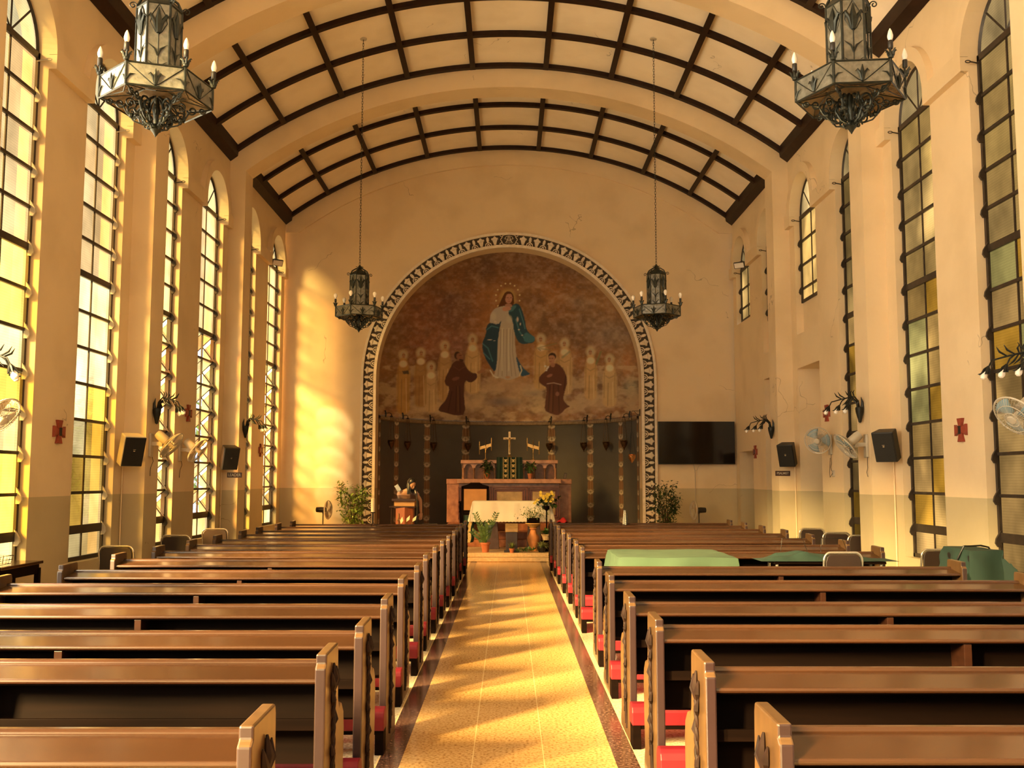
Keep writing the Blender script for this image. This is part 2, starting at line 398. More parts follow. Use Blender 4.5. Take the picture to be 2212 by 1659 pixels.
def rib(y0, y1, nm):
    g = G(); lo = [(-5.2, 7.32), (-4.9, 7.32)]+[(x, arcpt(x, RR, ZR)) for x in xr[1:-1]]+[(4.9, 7.32), (5.2, 7.32)]
    hi = [(x, arcpt(x, RV+.02, ZV)) for x, _ in lo]
    for (a, za), (b_, zb), (c, zc), (d, zd) in zip(lo, lo[1:], hi, hi[1:]):
        for y in (y0, y1): g.poly([(a, y, za), (b_, y, zb), (d, y, zd), (c, y, zc)])
        g.poly([(a, y0, za), (b_, y0, zb), (b_, y1, zb), (a, y1, za)])
    o = g.build(nm, M_PLASTER); struct(o)
n = 3
for E in BAYS[1:]: rib(E, E+RIB, f'trim_{n}'); n += 1
rib(22.755, 22.83, f'trim_{n}'); n += 1
XL = [.685, 1.905, 3.12, 4.20]
for E in BAYS[:-1]:
    g = G(); y0 = E-4.13; w = .05
    lx = [s*x for x in XL for s in (-1, 1)]
    for x in lx:
        th = math.asin(x/8.65); c, s = math.cos(th), math.sin(th)
        P = lambda u, r: (r*s+u*c, ZV+r*c-u*s)
        pts = [P(-w, 8.65), P(w, 8.65), P(w, 8.76), P(-w, 8.76)]
        g.prism(pts, y0, E, 'y')
    for sg in (-1, 1):
        pts = [(sg*5.195, 7.50), (sg*5.06, 7.60), (sg*5.03, 7.84), (sg*5.195, 7.84)]
        g.prism(pts, y0, E, 'y')
    for k in range(4):
        yc = y0+.05+(4.13-.10)*k/3
        xx = [-5.15+10.3*i/60 for i in range(61)]
        dz = .004
        for a, b_ in zip(xx, xx[1:]):
            za, zb = arcpt(a, 8.65+dz, ZV), arcpt(b_, 8.65+dz, ZV); Za, Zb = arcpt(a, 8.76, ZV), arcpt(b_, 8.76, ZV)
            for y in (yc-w, yc+w): g.poly([(a, y, za), (b_, y, zb), (b_, y, Zb), (a, y, Za)])
            g.poly([(a, yc-w, za), (b_, yc-w, zb), (b_, yc+w, zb), (a, yc+w, za)])
    o = g.build(f'trim_{n}', M_BEAM); struct(o); n += 1

# back wall with the chancel arch, and the rear wall behind the viewer
AZ, AR, AY = 3.93, 3.05, 22.82
def chancel(ys_, D, front):
    g = G(); th = [PI*i/64 for i in range(65)]
    xs = [-5.55]+[-AR*math.cos(t) for t in th]+[5.55]
    zt = lambda x: 9.45
    lo = [0]+[AZ+AR*math.sin(t) for t in th]+[0]
    for i in range(len(xs)-1):
        a, b_ = xs[i], xs[i+1]
        za = 0 if i == 0 else lo[i]; zb = lo[i+1] if i < len(xs)-2 else 0
        if i == 0: za = zb = 0
        if i == len(xs)-2: za = zb = 0
        g.poly([(a, ys_, za), (b_, ys_, zb), (b_, ys_, 9.5), (a, ys_, 9.5)])
    if front:
        pts = [(-AR, 0)]+[(-AR*math.cos(t), AZ+AR*math.sin(t)) for t in th]+[(AR, 0)]
        for (a, za), (b_, zb) in zip(pts, pts[1:]): g.poly([(a, AY, za), (b_, AY, zb), (b_, D, zb), (a, D, za)])
    return g
AD = 23.27
o = chancel(AY, AD, True).build('wall_back', M_WALL); struct(o)
g = G()
for b6 in ((-5.9, -1.9, 0, 9.9), (1.9, 5.9, 0, 9.9), (-1.9, 1.9, 0, 3.2), (-1.9, 1.9, 7.6, 9.9)): g.box(b6[0], b6[1], -5.3, -5.1, b6[2], b6[3])
struct(g.build('wall_rear', M_WALL))
g = G(); g.box(-5.9, 5.9, 23.0, 23.2, 9.2, 9.9); g.box(-5.9, -3.2, 22.95, 23.25, 0, 9.3); g.box(3.2, 5.9, 22.95, 23.25, 0, 9.3); g.box(-3.3, 3.3, 22.95, 23.25, 7.05, 9.4); g.build('wall_core', M_PLASTER, o)
# side chambers behind the right-hand doors and closing walls of the apse block
g = G(); g.box(5.85, 5.9, 15, 27, 0, 4); g.build('corridor_wall', M_PLASTER, WR)
# mouldings and relief of the chancel arch
def arcband(g, r0, r1, y0, y1, ns=64):
    pts = lambda r: [(-r, .16)]+[(-r*math.cos(PI*i/ns), AZ+r*math.sin(PI*i/ns)) for i in range(ns+1)]+[(r, .16)]
    A, B = pts(r0), pts(r1)
    for a, b_, c, d in zip(A, A[1:], B, B[1:]):
        g.poly([(a[0], y0, a[1]), (b_[0], y0, b_[1]), (d[0], y0, d[1]), (c[0], y0, c[1])])
        g.poly([(a[0], y0, a[1]), (b_[0], y0, b_[1]), (b_[0], y1, b_[1]), (a[0], y1, a[1])])
        g.poly([(c[0], y0, c[1]), (d[0], y0, d[1]), (d[0], y1, d[1]), (c[0], y1, c[1])])
g = G(); arcband(g, 3.115, 3.345, AY-.02, AY+.01); arch = g.build(f'trim_{n}', M_DARKREC); struct(arch); n += 1
g = G(); arcband(g, 3.05, 3.115, AY-.06, AY+.01); arcband(g, 3.345, 3.40, AY-.07, AY+.01); g.build('moulding', M_STUCCO, arch)
g = G(); RM = 3.225; QL = PI/2*RM
def op(sd, d, s, t, h):
    u = d+s; r = 3.118+t
    if u < QL: th = u/RM; x, z = r*math.sin(th), AZ+r*math.cos(th)
    else: x, z = r, AZ-(u-QL)
    return (sd*x, AY-.02-h, z)
def relief(sd, d, pts, h, k=.80):
    cx = sum(p[0] for p in pts)/len(pts); cy = sum(p[1] for p in pts)/len(pts)
    A = [g.pt(op(sd, d, x, y, 0)) for x, y in pts]; B = [g.pt(op(sd, d, cx+(x-cx)*k, cy+(y-cy)*k, h)) for x, y in pts]; c = g.pt(op(sd, d, cx, cy, h*1.1))
    m_ = len(pts)
    for i in range(m_): j = (i+1) % m_; g.face((A[i], A[j], B[j], B[i])); g.face((B[i], B[j], c))
for sd in (-1, 1):
    d = .33
    while d < QL+3.65:
        relief(sd, d, [(-.026, .004), (-.062, .13), (.062, .13), (.026, .004)], .026, .86)
        relief(sd, d, [(-.055, .115), (-.085, .14), (-.075, .175), (-.05, .165), (-.03, .195), (0, .222), (.03, .195), (.05, .165), (.075, .175), (.085, .14), (.055, .115), (0, .13)], .03, .7)
        relief(sd, d+.163, [(0, .06), (-.034, .12), (-.030, .19), (0, .222), (.030, .19), (.034, .12)], .022)
        relief(sd, d+.163, [(-.085, .004), (-.07, .06), (-.012, .10), (-.004, .08), (-.05, .045), (-.066, .004)], .018)
        relief(sd, d+.163, [(.085, .004), (.07, .06), (.012, .10), (.004, .08), (.05, .045), (.066, .004)], .018)
        relief(sd, d+.163, [(-.036, .004), (-.028, .04), (0, .065), (.0, .035), (-.018, .004)], .015)
        relief(sd, d+.163, [(.036, .004), (.028, .04), (0, .065), (.0, .035), (.018, .004)], .015)
        d += .326
g.build('lily_relief', M_STUCCO, arch)
# medallion with the AM monogram
g = G(); oc = [(.17*math.cos(PI/8+i*PI/4)*1.02, AZ+RM+.005+.13*math.sin(PI/8+i*PI/4)) for i in range(8)]
g.prism(oc, AY-.045, AY-.01, 'y'); md = g.build('medallion', M_DARKREC, arch)
g = G(); zc = AZ+RM+.005; ym = AY-.05
ring = []
for i in range(49):
    a = 2*PI*i/48; rr = 1+.05*math.cos(8*a)
    ring.append((.185*rr*math.cos(a), ym, zc+.135*rr*math.sin(a)))
g.tube(ring[:-1], .009, 6, closed=True)
for sx_ in (-1, 1):
    for sz_ in (-1, 1): g.tube([(sx_*.17, ym, zc+sz_*.07), (sx_*.205, ym, zc+sz_*.085), (sx_*.215, ym, zc+sz_*.105), (sx_*.20, ym, zc+sz_*.11)], .009, 6)
for pts in ([(-.085, -.08), (-.05, -.02), (-.02, .06), (0, .10)], [(.085, -.08), (.05, -.02), (.02, .06), (0, .10)], [(-.1, .02), (-.07, .07), (-.035, .09), (0, .02), (.035, .09), (.07, .07), (.1, .02)],
            [(-.05, -.01), (.05, -.01)], [(0, .02), (0, -.10)], [(-.1, .02), (-.03, .01), (-.05, -.09)], [(.1, .02), (.03, .01), (.05, -.09)]):
    g.tube([(x, ym, zc+z) for x, z in pts], .0055, 6)
g.build('monogram', M_STUCCO, md)
NT = n
# ------------------------------------------------------------------ steel windows with textured glass
def glass_mat(name, strength, leaky, patch):
    m = bpy.data.materials.new(name); m.use_nodes = True; nt = m.node_tree; L = nt.links; nt.nodes.remove(nt.nodes['Principled BSDF'])
    out = nt.nodes['Material Output']; at = nt.nodes.new('ShaderNodeAttribute'); at.attribute_name = 'pane'
    ge = nt.nodes.new('ShaderNodeNewGeometry'); sx = nt.nodes.new('ShaderNodeSeparateXYZ'); L.new(ge.outputs['Position'], sx.inputs[0])
    def math_(op, a, b=None, c=None):
        n = nt.nodes.new('ShaderNodeMath'); n.operation = op
        for i, v in enumerate((a, b, c)):
            if v is None: continue
            if isinstance(v, (int, float)): n.inputs[i].default_value = v
            else: L.new(v, n.inputs[i])
        return n.outputs[0]
    # wired / ribbed glass: a fine lattice
    wy = math_('SINE', math_('MULTIPLY', sx.outputs[1], 210)); wz = math_('SINE', math_('MULTIPLY', sx.outputs[2], 210))
    lat = math_('MULTIPLY_ADD', math_('MAXIMUM', wy, wz), -.13, 1.0)
    n1 = nt.nodes.new('ShaderNodeTexNoise'); n1.inputs['Scale'].default_value = 1.7; n1.inputs['Detail'].default_value = 3; L.new(ge.outputs['Position'], n1.inputs[0])
    mr = nt.nodes.new('ShaderNodeMapRange'); mr.inputs[1].default_value = .35; mr.inputs[2].default_value = .68; mr.inputs[3].default_value = .62; mr.inputs[4].default_value = 1.25; L.new(n1.outputs[0], mr.inputs[0])  # uneven outdoor light painted into the glow
    f = math_('MULTIPLY', lat, mr.outputs[0])
    if patch:
        n2 = nt.nodes.new('ShaderNodeTexNoise'); n2.inputs['Scale'].default_value = .55; L.new(ge.outputs['Position'], n2.inputs[0])
        m2 = nt.nodes.new('ShaderNodeMapRange'); m2.inputs[1].default_value = .54; m2.inputs[2].default_value = .62; m2.inputs[3].default_value = 1.0; m2.inputs[4].default_value = 2.6; L.new(n2.outputs[0], m2.inputs[0])  # sunlit patches beyond the glass painted in as brighter glow
        f = math_('MULTIPLY', f, m2.outputs[0])
    em = nt.nodes.new('ShaderNodeEmission'); L.new(at.outputs['Color'], em.inputs[0]); L.new(math_('MULTIPLY', f, strength), em.inputs[1])
    gl = nt.nodes.new('ShaderNodeBsdfGlossy'); gl.inputs['Roughness'].default_value = .25; gl.inputs['Color'].default_value = (.02, .02, .02, 1)
    ad = nt.nodes.new('ShaderNodeAddShader'); L.new(em.outputs[0], ad.inputs[0]); L.new(gl.outputs[0], ad.inputs[1]); sh = ad.outputs[0]
    if leaky:
        tr = nt.nodes.new('ShaderNodeBsdfTransparent'); L.new(at.outputs['Color'], tr.inputs[0])
        mx = nt.nodes.new('ShaderNodeMixShader'); mx.inputs[0].default_value = leaky; L.new(sh, mx.inputs[1]); L.new(tr.outputs[0], mx.inputs[2]); sh = mx.outputs[0]
    L.new(sh, out.inputs[0]); return m
M_GL = glass_mat('daylit_glass', WIN_LEFT, .30, False)
M_GLO = glass_mat('daylit_glass_open', WIN_LEFT*.24, .20, False)
M_GR = glass_mat('amber_glass', WIN_RIGHT, 0, True)
ROWS = [.62, .98, 1.43, 1.88, 2.33, 2.78, 3.23, 3.68, 4.15, 4.60, 5.03, 5.46, 5.90, 6.35]
rng = random.Random(5); REAR_FILL = 8.0  # glow of the added window behind the viewer
def window(num, sg, bi, k):
    E = BAYS[bi]; c = E+(WB if k else WA); X = sg*XG; y0, y1 = c-RW, c+RW
    base = GLASSLO.get((sg, bi, k), SILL)
    opened = sg < 0 and bi in (0, 1)
    root = thing(f'window_{num}', None, None); root['kind'] = 'structure'
    f = G(); t = .03
    f.box(X-t, X+t, y0, y0+.045, base, ZS); f.box(X-t, X+t, y1-.045, y1, base, ZS); f.box(X-t, X+t, y0, y1, base, base+.05)
    arc = [(X, c-(RW-.02)*math.cos(PI*i/24), ZS+(RW-.02)*math.sin(PI*i/24)) for i in range(25)]
    f.tube(arc, .026, 4)
    for z in ROWS[1:]:
        if z < base+.1: continue
        h = {.98: .052, 4.15: .04, 6.35: .035}.get(z, .018)
        f.box(X-t, X+t, y0, y1, z-h, z+h)
    f.box(X-.014, X+.014, c-.013, c+.013, base, ZS)
    for a in (45, 90, 135): f.box(0, 0, 0, 0, 0, 0) if False else f.tube([(X, c, ZS), (X, c-(RW-.02)*math.cos(R_(a)), ZS+(RW-.02)*math.sin(R_(a)))], .014, 4)
    f.build('window_frame', M_FRAME, root)
    h = G()
    for z in ROWS[1:-1]:
        if z < base+.2: continue
        s_ = -sg
        h.prism([(z-.09, X+s_*.02), (z+.05, X+s_*.02), (z+.03, X+s_*.07), (z-.03, X+s_*.10), (z-.09, X+s_*.06)], y1-.075, y1-.05, 'y') if False else None
        pts = [(X+s_*.02, z-.10), (X+s_*.02, z+.08), (X+s_*.075, z-.01), (X+s_*.085, z-.06), (X+s_*.06, z-.10)]
        h.prism(pts, y1-.06, y1-.03, 'y')
    h.tube([(X-sg*.02, y1-.05, ZS-.1), (X-sg*.14, y1-.06, ZS-.08)], .008, 6)
    h.tube([(X-sg*(.16+.03*math.cos(a)), y1-.06, ZS-.08+.014*math.sin(a)) for a in [2*PI*i/10 for i in range(10)]], .006, 5, closed=True)
    h.build('stay_bracket', M_WHITEPL if (sg < 0 and bi > 1) else M_FRAME, root)
    V, F, Cc = [], [], []; VO, FO, CO = [], [], []
    def quad(p, col, op=False):
        v, f_, cc = (VO, FO, CO) if op else (V, F, Cc)
        i = len(v); v.extend(p); f_.append(tuple(range(i, i+len(p)))); cc.extend([col]*len(p))
    arms = G()
    for ri in range(len(ROWS)-1):
        za, zb = ROWS[ri], ROWS[ri+1]
        if zb < base+.1: continue
        za = max(za, base)
        for ci, (ya, yb) in enumerate(((y0+.04, c-.012), (c+.012, y1-.04))):
            if sg < 0:
                if bi > 2: col = (1, .86, .62); q = 3.6  # bays out of view: glow raised to brighten the nave
                elif za > 4.1: col = rng.choice([(.98, .60, .24), (.95, .62, .27), (.98, .66, .30)]); q = (.24 if bi < 2 else .19)+.07*rng.random()
                else: col = rng.choice([(1, .62, .14), (1, .68, .26), (.97, .74, .34), (1, .74, .36), (1, .55, .08)]); q = (.20 if za < .9 else .26)+.28*rng.random()
                if bi == 2 and k == 1 and za < 1.9: q *= .35
            else:
                if bi > 2: col = (1, .90, .72); q = 1.3  # unseen right-hand bays, extra glow added to light the nave
                elif za > 4.1: col = rng.choice([(.64, .38, .11), (.62, .38, .12), (.66, .40, .11)]); q = .75+.2*rng.random()
                else: col = rng.choice([(.62, .36, .11), (.62, .30, .03), (.60, .34, .10), (.60, .29, .03), (.62, .33, .07), (.50, .40, .12), (.60, .34, .09), (.62, .35, .10)]); q = .65+.35*rng.random()
                if bi == 1 and k == 0: q *= .45
            col = (col[0]*q, col[1]*q, col[2]*q, 1)
            if opened and .98 <= za < 4.1:
                h_ = zb-za-.03; a = R_(46); dx, dz = h_*math.sin(a), h_*math.cos(a)
                oc = rng.choice([(1, .45, .12), (.9, .5, .16), (.85, .62, .25), (1, .55, .2)])
                quad([(X, ya, zb-.02), (X, yb, zb-.02), (X+sg*dx, yb, zb-.02-dz), (X+sg*dx, ya, zb-.02-dz)], (*oc, 1), True)
                if ci == 1:
                    arms.tube([(X, y0+.05, zb-.02), (X+sg*dx, y0+.05, zb-.02-dz)], .012, 4); arms.tube([(X, y1-.05, zb-.02), (X+sg*dx, y1-.05, zb-.02-dz)], .012, 4)
                    arms.tube([(X, y1-.04, za+.05), (X+sg*dx*.55, y1-.05, zb-.02-dz*.55)], .012, 4); arms.tube([(X+sg*dx, y0+.05, zb-.02-dz), (X+sg*dx, y1-.05, zb-.02-dz)], .013, 4)
                    arms.tube([(X, c, zb-.02), (X+sg*dx, c, zb-.02-dz)], .008, 4)
            else: quad([(X, ya, za), (X, yb, za), (X, yb, zb), (X, ya, zb)], col)
    aq = [(X, c-(RW-.02)*math.cos(PI*i/20), ZS+(RW-.02)*math.sin(PI*i/20)) for i in range(21)]
    q = .20 if sg < 0 else .8
    quad(aq, (.92*q, .74*q, .38*q, 1) if sg < 0 else (.52, .35, .14, 1))
    for nm, v, f_, cc, mm in (('glass_pane', V, F, Cc, M_GL if sg < 0 else M_GR), ('open_pane', VO, FO, CO, M_GLO)):
        if not v: continue
        me = bpy.data.meshes.new(nm); me.from_pydata(v, [], f_); at = me.color_attributes.new('pane', 'FLOAT_COLOR', 'POINT')
        at.data.foreach_set('color', np.array(cc, dtype=np.float32).ravel()); me.materials.append(mm)
        o = bpy.data.objects.new(nm, me); COL.objects.link(o); o.parent = root
    if arms.v: arms.build('stay_arm', M_FRAME, root)
    if base > 1:
        lo = SHORT[(sg, bi, k)]
        if base-lo > .1: g = G(); g.box(min(X, X+sg*.03), max(X, X+sg*.03), y0, y1, lo, base); g.build('blank_panel', M_PLASTER, root)
num = 1
for sg in (-1, 1):
    for bi in range(6):
        for k in (1, 0): window(num, sg, bi, k); num += 1
# unseen glowing window added behind the viewer to brighten the back wall
root = thing('window_25', None, None); root['kind'] = 'structure'; f = G()
for i in range(7): x = -1.9+3.8*i/6; f.box(x-.03, x+.03, -5.23, -5.17, 3.2, 7.6)
for i in range(9): z = 3.2+4.4*i/8; f.box(-1.9, 1.9, -5.22, -5.18, z-.02, z+.02)
f.build('window_frame', M_FRAME, root)
me = bpy.data.meshes.new('glass_pane'); me.from_pydata([(-1.9, -5.2, 3.2), (1.9, -5.2, 3.2), (1.9, -5.2, 7.6), (-1.9, -5.2, 7.6)], [], [(0, 1, 2, 3)]); at = me.color_attributes.new('pane', 'FLOAT_COLOR', 'POINT')
at.data.foreach_set('color', np.array([(1, .84, .60, 1)]*4, dtype=np.float32).ravel()*REAR_FILL); me.materials.append(M_GR); o = bpy.data.objects.new('glass_pane', me); COL.objects.link(o); o.parent = root
# outside: ground and a little greenery beyond the open lights
g = G(); g.box(-40, -5.55, -10, 40, -.3, -.25); o = g.build('ground', mat('outside_ground', (.35, .36, .34), rough=.9)); struct(o)
def leafmesh(n, fn, size, seed, w=.35, bend=.2):
    r = random.Random(seed); g = G()
    for i in range(n):
        p, d = fn(r); d = Vector(d).normalized(); u = d.cross(Vector((0, 0, 1)))
        if u.length < .1: u = d.cross(Vector((1, 0, 0)))
        u.normalize(); s_ = size*(.6+.7*r.random()); p = Vector(p); nrm = u.cross(d)
        a = p; m1 = p+d*s_*.5+u*s_*w*.5; m2 = p+d*s_*.5-u*s_*w*.5; mc = p+d*s_*.5+nrm*(-s_*.06); t = p+d*s_-Vector((0, 0, bend*s_))
        ia, i1, ic, i2, it = [g.pt(x) for x in (a, m1, mc, m2, t)]
        g.face((ia, i1, ic)); g.face((ia, ic, i2)); g.face((i1, it, ic)); g.face((ic, it, i2))
    return g
def rdir(r, up=0): return (r.gauss(0, 1), r.gauss(0, 1), r.gauss(up, .8))
t = thing('shrub', 'green leafy shrub outside, glimpsed through the open left-hand windows', 'shrub', (-8.2, 21.5, -.25))
leafmesh(2600, lambda r: ((r.gauss(0, .55), r.gauss(0, 1.6), 1.2+2.6*r.random()), rdir(r)), .26, 3, .5).build('foliage', M_LEAF, t)
g = G()
for i in range(5): g.tube([(.1*i-.2, .5*i-1, 0), (.12*i-.2, .5*i-1, 1.6), (.2*i-.4, .6*i-1.2, 3.4)], [.05, .035, .012], 6)
g.build('stem', M_STEM, t)
# ------------------------------------------------------------------ apse: painted half dome above, striped dado below
def srgb(a): a = np.asarray(a, float)/255; return np.where(a <= .04045, a/12.92, ((a+.055)/1.055)**2.4)
def vnoise(x, y, seed):
    r = np.random.RandomState(seed); T = r.rand(64, 64); xi = np.floor(x).astype(int); yi = np.floor(y).astype(int); fx = x-xi; fy = y-yi
    fx = fx*fx*(3-2*fx); fy = fy*fy*(3-2*fy); g_ = lambda i, j: T[i % 64, j % 64]
    return (g_(xi, yi)*(1-fx)+g_(xi+1, yi)*fx)*(1-fy)+(g_(xi, yi+1)*(1-fx)+g_(xi+1, yi+1)*fx)*fy
def fbm(x, y, seed, o=5): 
    s_ = 0; a = .5
    for i in range(o): s_ = s_+a*vnoise(x*2**i, y*2**i, seed+i); a *= .5
    return s_/(1-.5**o)
NTH, NDO, NCY = 540, 330, 84
APR = 3.05
def apse_grid(zs_r):   # list of (radius factor, z)
    th = np.linspace(-PI/2, PI/2, NTH+1); rf = np.array([a for a, _ in zs_r]); z = np.array([b for _, b in zs_r])
    T, Rf = np.meshgrid(th, rf); Z = np.meshgrid(th, z)[1]
    X = APR*Rf*np.sin(T); Y = AD+APR*Rf*np.cos(T); return X, Y, Z, T
def grid_mesh(name, X, Y, Z, col, material):
    nr, nc = X.shape; co = np.stack([X, Y, Z], -1).reshape(-1, 3)
    i = np.arange(nr-1)[:, None]*nc+np.arange(nc-1)[None]; F = np.stack([i, i+1, i+nc+1, i+nc], -1).reshape(-1, 4)
    me = bpy.data.meshes.new(name); me.vertices.add(len(co)); me.vertices.foreach_set('co', co.astype(np.float32).ravel())
    me.loops.add(F.size); me.loops.foreach_set('vertex_index', F.ravel().astype(np.int32)); me.polygons.add(len(F))
    me.polygons.foreach_set('loop_start', np.arange(0, F.size, 4, dtype=np.int32)); me.polygons.foreach_set('loop_total', np.full(len(F), 4, dtype=np.int32))
    me.polygons.foreach_set('use_smooth', np.ones(len(F), dtype=bool)); me.update(calc_edges=True)
    at = me.color_attributes.new('paint', 'FLOAT_COLOR', 'POINT'); c4 = np.ones((len(co), 4), np.float32); c4[:, :3] = col.reshape(-1, 3); at.data.foreach_set('color', c4.ravel())
    me.materials.append(material); o = bpy.data.objects.new(name, me); COL.objects.link(o); return o
m = bpy.data.materials.new('fresco_paint'); m.use_nodes = True; nt = m.node_tree
at = nt.nodes.new('ShaderNodeAttribute'); at.attribute_name = 'paint'; nzf = nt.nodes.new('ShaderNodeTexNoise'); nzf.inputs['Scale'].default_value = 30
tcf = nt.nodes.new('ShaderNodeTexCoord'); nt.links.new(tcf.outputs['Object'], nzf.inputs[0])
rf_ = nt.nodes.new('ShaderNodeValToRGB'); rf_.color_ramp.elements[0].color = (.85, .85, .85, 1); nt.links.new(nzf.outputs[0], rf_.inputs[0])
mf = nt.nodes.new('ShaderNodeMix'); mf.data_type = 'RGBA'; mf.blend_type = 'MULTIPLY'; mf.inputs['Factor'].default_value = .6
nt.links.new(at.outputs['Color'], mf.inputs['A']); nt.links.new(rf_.outputs[0], mf.inputs['B']); nt.links.new(mf.outputs['Result'], nt.nodes['Principled BSDF'].inputs['Base Color'])
nt.nodes['Principled BSDF'].inputs['Roughness'].default_value = .75; M_FRESCO = m
GAIN = 2.3     # from the colours as photographed in the apse's dim light to the paint itself
# --- the painted dome
dome = [(1, 3.10+(AZ-3.10)*i/NCY) for i in range(NCY)]+[(math.cos(PI/2*i/NDO), AZ+APR*math.sin(PI/2*i/NDO)) for i in range(NDO+1)]
X, Y, Z, T = apse_grid(dome)
px, py = proj(np.stack([X, Y, Z], -1).reshape(-1, 3)); px = px.reshape(X.shape); py = py.reshape(X.shape)
img = np.zeros(X.shape+(3,))
def mixin(mask, col): 
    global img
    img = img*(1-mask[..., None])+srgb(col)*mask[..., None]
def blob(cx, cy, rx, ry, col, a=1, soft=.5, rot=0):
    c, s_ = math.cos(R_(rot)), math.sin(R_(rot)); u = ((px-cx)*c+(py-cy)*s_)/rx; v = (-(px-cx)*s_+(py-cy)*c)/ry
    d = np.sqrt(u*u+v*v); mixin(np.clip((1-d)/max(soft, 1e-3), 0, 1)*a, col)
def inpoly(pts, X_, Y_):
    ins = np.zeros(X_.shape, bool); n = len(pts)
    for i in range(n):
        x1, y1 = pts[i]; x2, y2 = pts[(i+1) % n]
        c = ((y1 > Y_) != (y2 > Y_)) & (X_ < (x2-x1)*(Y_-y1)/(y2-y1+1e-12)+x1); ins ^= c
    return ins
def smoothpoly(pts, it=2):
    for _ in range(it):
        out = []
        for i in range(len(pts)):
            a, b_ = pts[i], pts[(i+1) % len(pts)]; out += [(a[0]*.75+b_[0]*.25, a[1]*.75+b_[1]*.25), (a[0]*.25+b_[0]*.75, a[1]*.25+b_[1]*.75)]
        pts = out
    return pts
def shape(pts, col, a=1, sm=1, soft=1.0):
    pts = smoothpoly(pts, sm) if sm else pts
    m_ = np.zeros(px.shape)
    for ox, oy in ((-.5, -.5), (.5, -.5), (-.5, .5), (.5, .5)): m_ += inpoly(pts, px+ox*soft, py+oy*soft)*.25
    mixin(m_*a, col)
def stroke(pts, w, col, a=1):
    d = np.full(px.shape, 1e9)
    for (x1, y1), (x2, y2) in zip(pts, pts[1:]):
        dx, dy = x2-x1, y2-y1; t_ = np.clip(((px-x1)*dx+(py-y1)*dy)/(dx*dx+dy*dy+1e-9), 0, 1); d = np.minimum(d, np.hypot(px-x1-t_*dx, py-y1-t_*dy))
    mixin(np.clip(1.2-d/w, 0, 1)*a, col)
n1 = fbm(px/70, py/60, 1); n2 = fbm(px/34, py/26, 9); n3 = fbm(px/12, py/10, 20)
img[:] = srgb((104, 70, 42))
mixin(np.clip((n1-.42)*4, 0, 1)*.8, (128, 80, 42)); mixin(np.clip((.46-n1)*5, 0, 1)*.6, (84, 62, 46))
mixin(np.clip((n2-.55)*5, 0, 1)*.45, (140, 104, 66))
blob(930, 680, 150, 110, (108, 64, 46), .6, .8); blob(985, 745, 70, 40, (130, 82, 66), .5, .9); blob(905, 760, 60, 50, (118, 58, 38), .5, .8)
blob(1095, 575, 260, 60, (82, 52, 36), .75, .9); blob(1230, 640, 90, 60, (134, 82, 38), .55, .9); blob(1290, 660, 90, 80, (124, 88, 50), .5, .9)
blob(1250, 655, 50, 22, (118, 98, 76), .5, .9, 15); blob(1310, 720, 60, 50, (124, 102, 78), .5, .9); blob(1345, 790, 40, 70, (140, 106, 66), .6, .9)
blob(1190, 760, 60, 60, (150, 100, 52), .6, .9); blob(1130, 800, 60, 50, (158, 108, 56), .55, .9); blob(1362, 835, 22, 30, (106, 108, 82), .6, .8); blob(1355, 785, 16, 36, (150, 88, 44), .6, .8)
blob(860, 790, 60, 130, (96, 68, 40), .6, .9); blob(1100, 870, 300, 50, (132, 104, 72), .55, .9)
n4 = fbm(px/6, py/5, 70); mixin(np.clip((n3-.5)*4, 0, 1)*.24, (168, 132, 96)); mixin(np.clip((.47-n3)*4, 0, 1)*.34, (66, 48, 36)); mixin(np.clip((n4-.52)*5, 0, 1)*.18, (150, 120, 96)); mixin(np.clip((.48-n4)*5, 0, 1)*.2, (64, 44, 32))
cl = (py > 790)*np.clip((fbm(px/22, py/13, 33)-.47)*6, 0, 1)
mixin(cl*.55, (160, 130, 88))
for (x, y, a, b_) in ((1100, 828, 62, 26), (1060, 838, 34, 18), (1140, 842, 34, 18), (1010, 872, 60, 22), (1195, 880, 60, 20), (1290, 868, 60, 26), (930, 880, 60, 20), (1105, 862, 40, 18)):
    blob(x, y, a, b_, (164, 132, 90), .55, .8)
blob(1085, 868, 46, 13, (92, 78, 66), .7, .8); blob(1150, 850, 30, 10, (110, 92, 72), .5, .8)
mixin(np.clip(.9-np.abs(py-588-.00006*(px-1100)**2), 0, 1)*.4*(np.abs(px-1095) < 130), (56, 36, 24))
blob(1095, 705, 82, 150, (150, 96, 48), .45, .9)
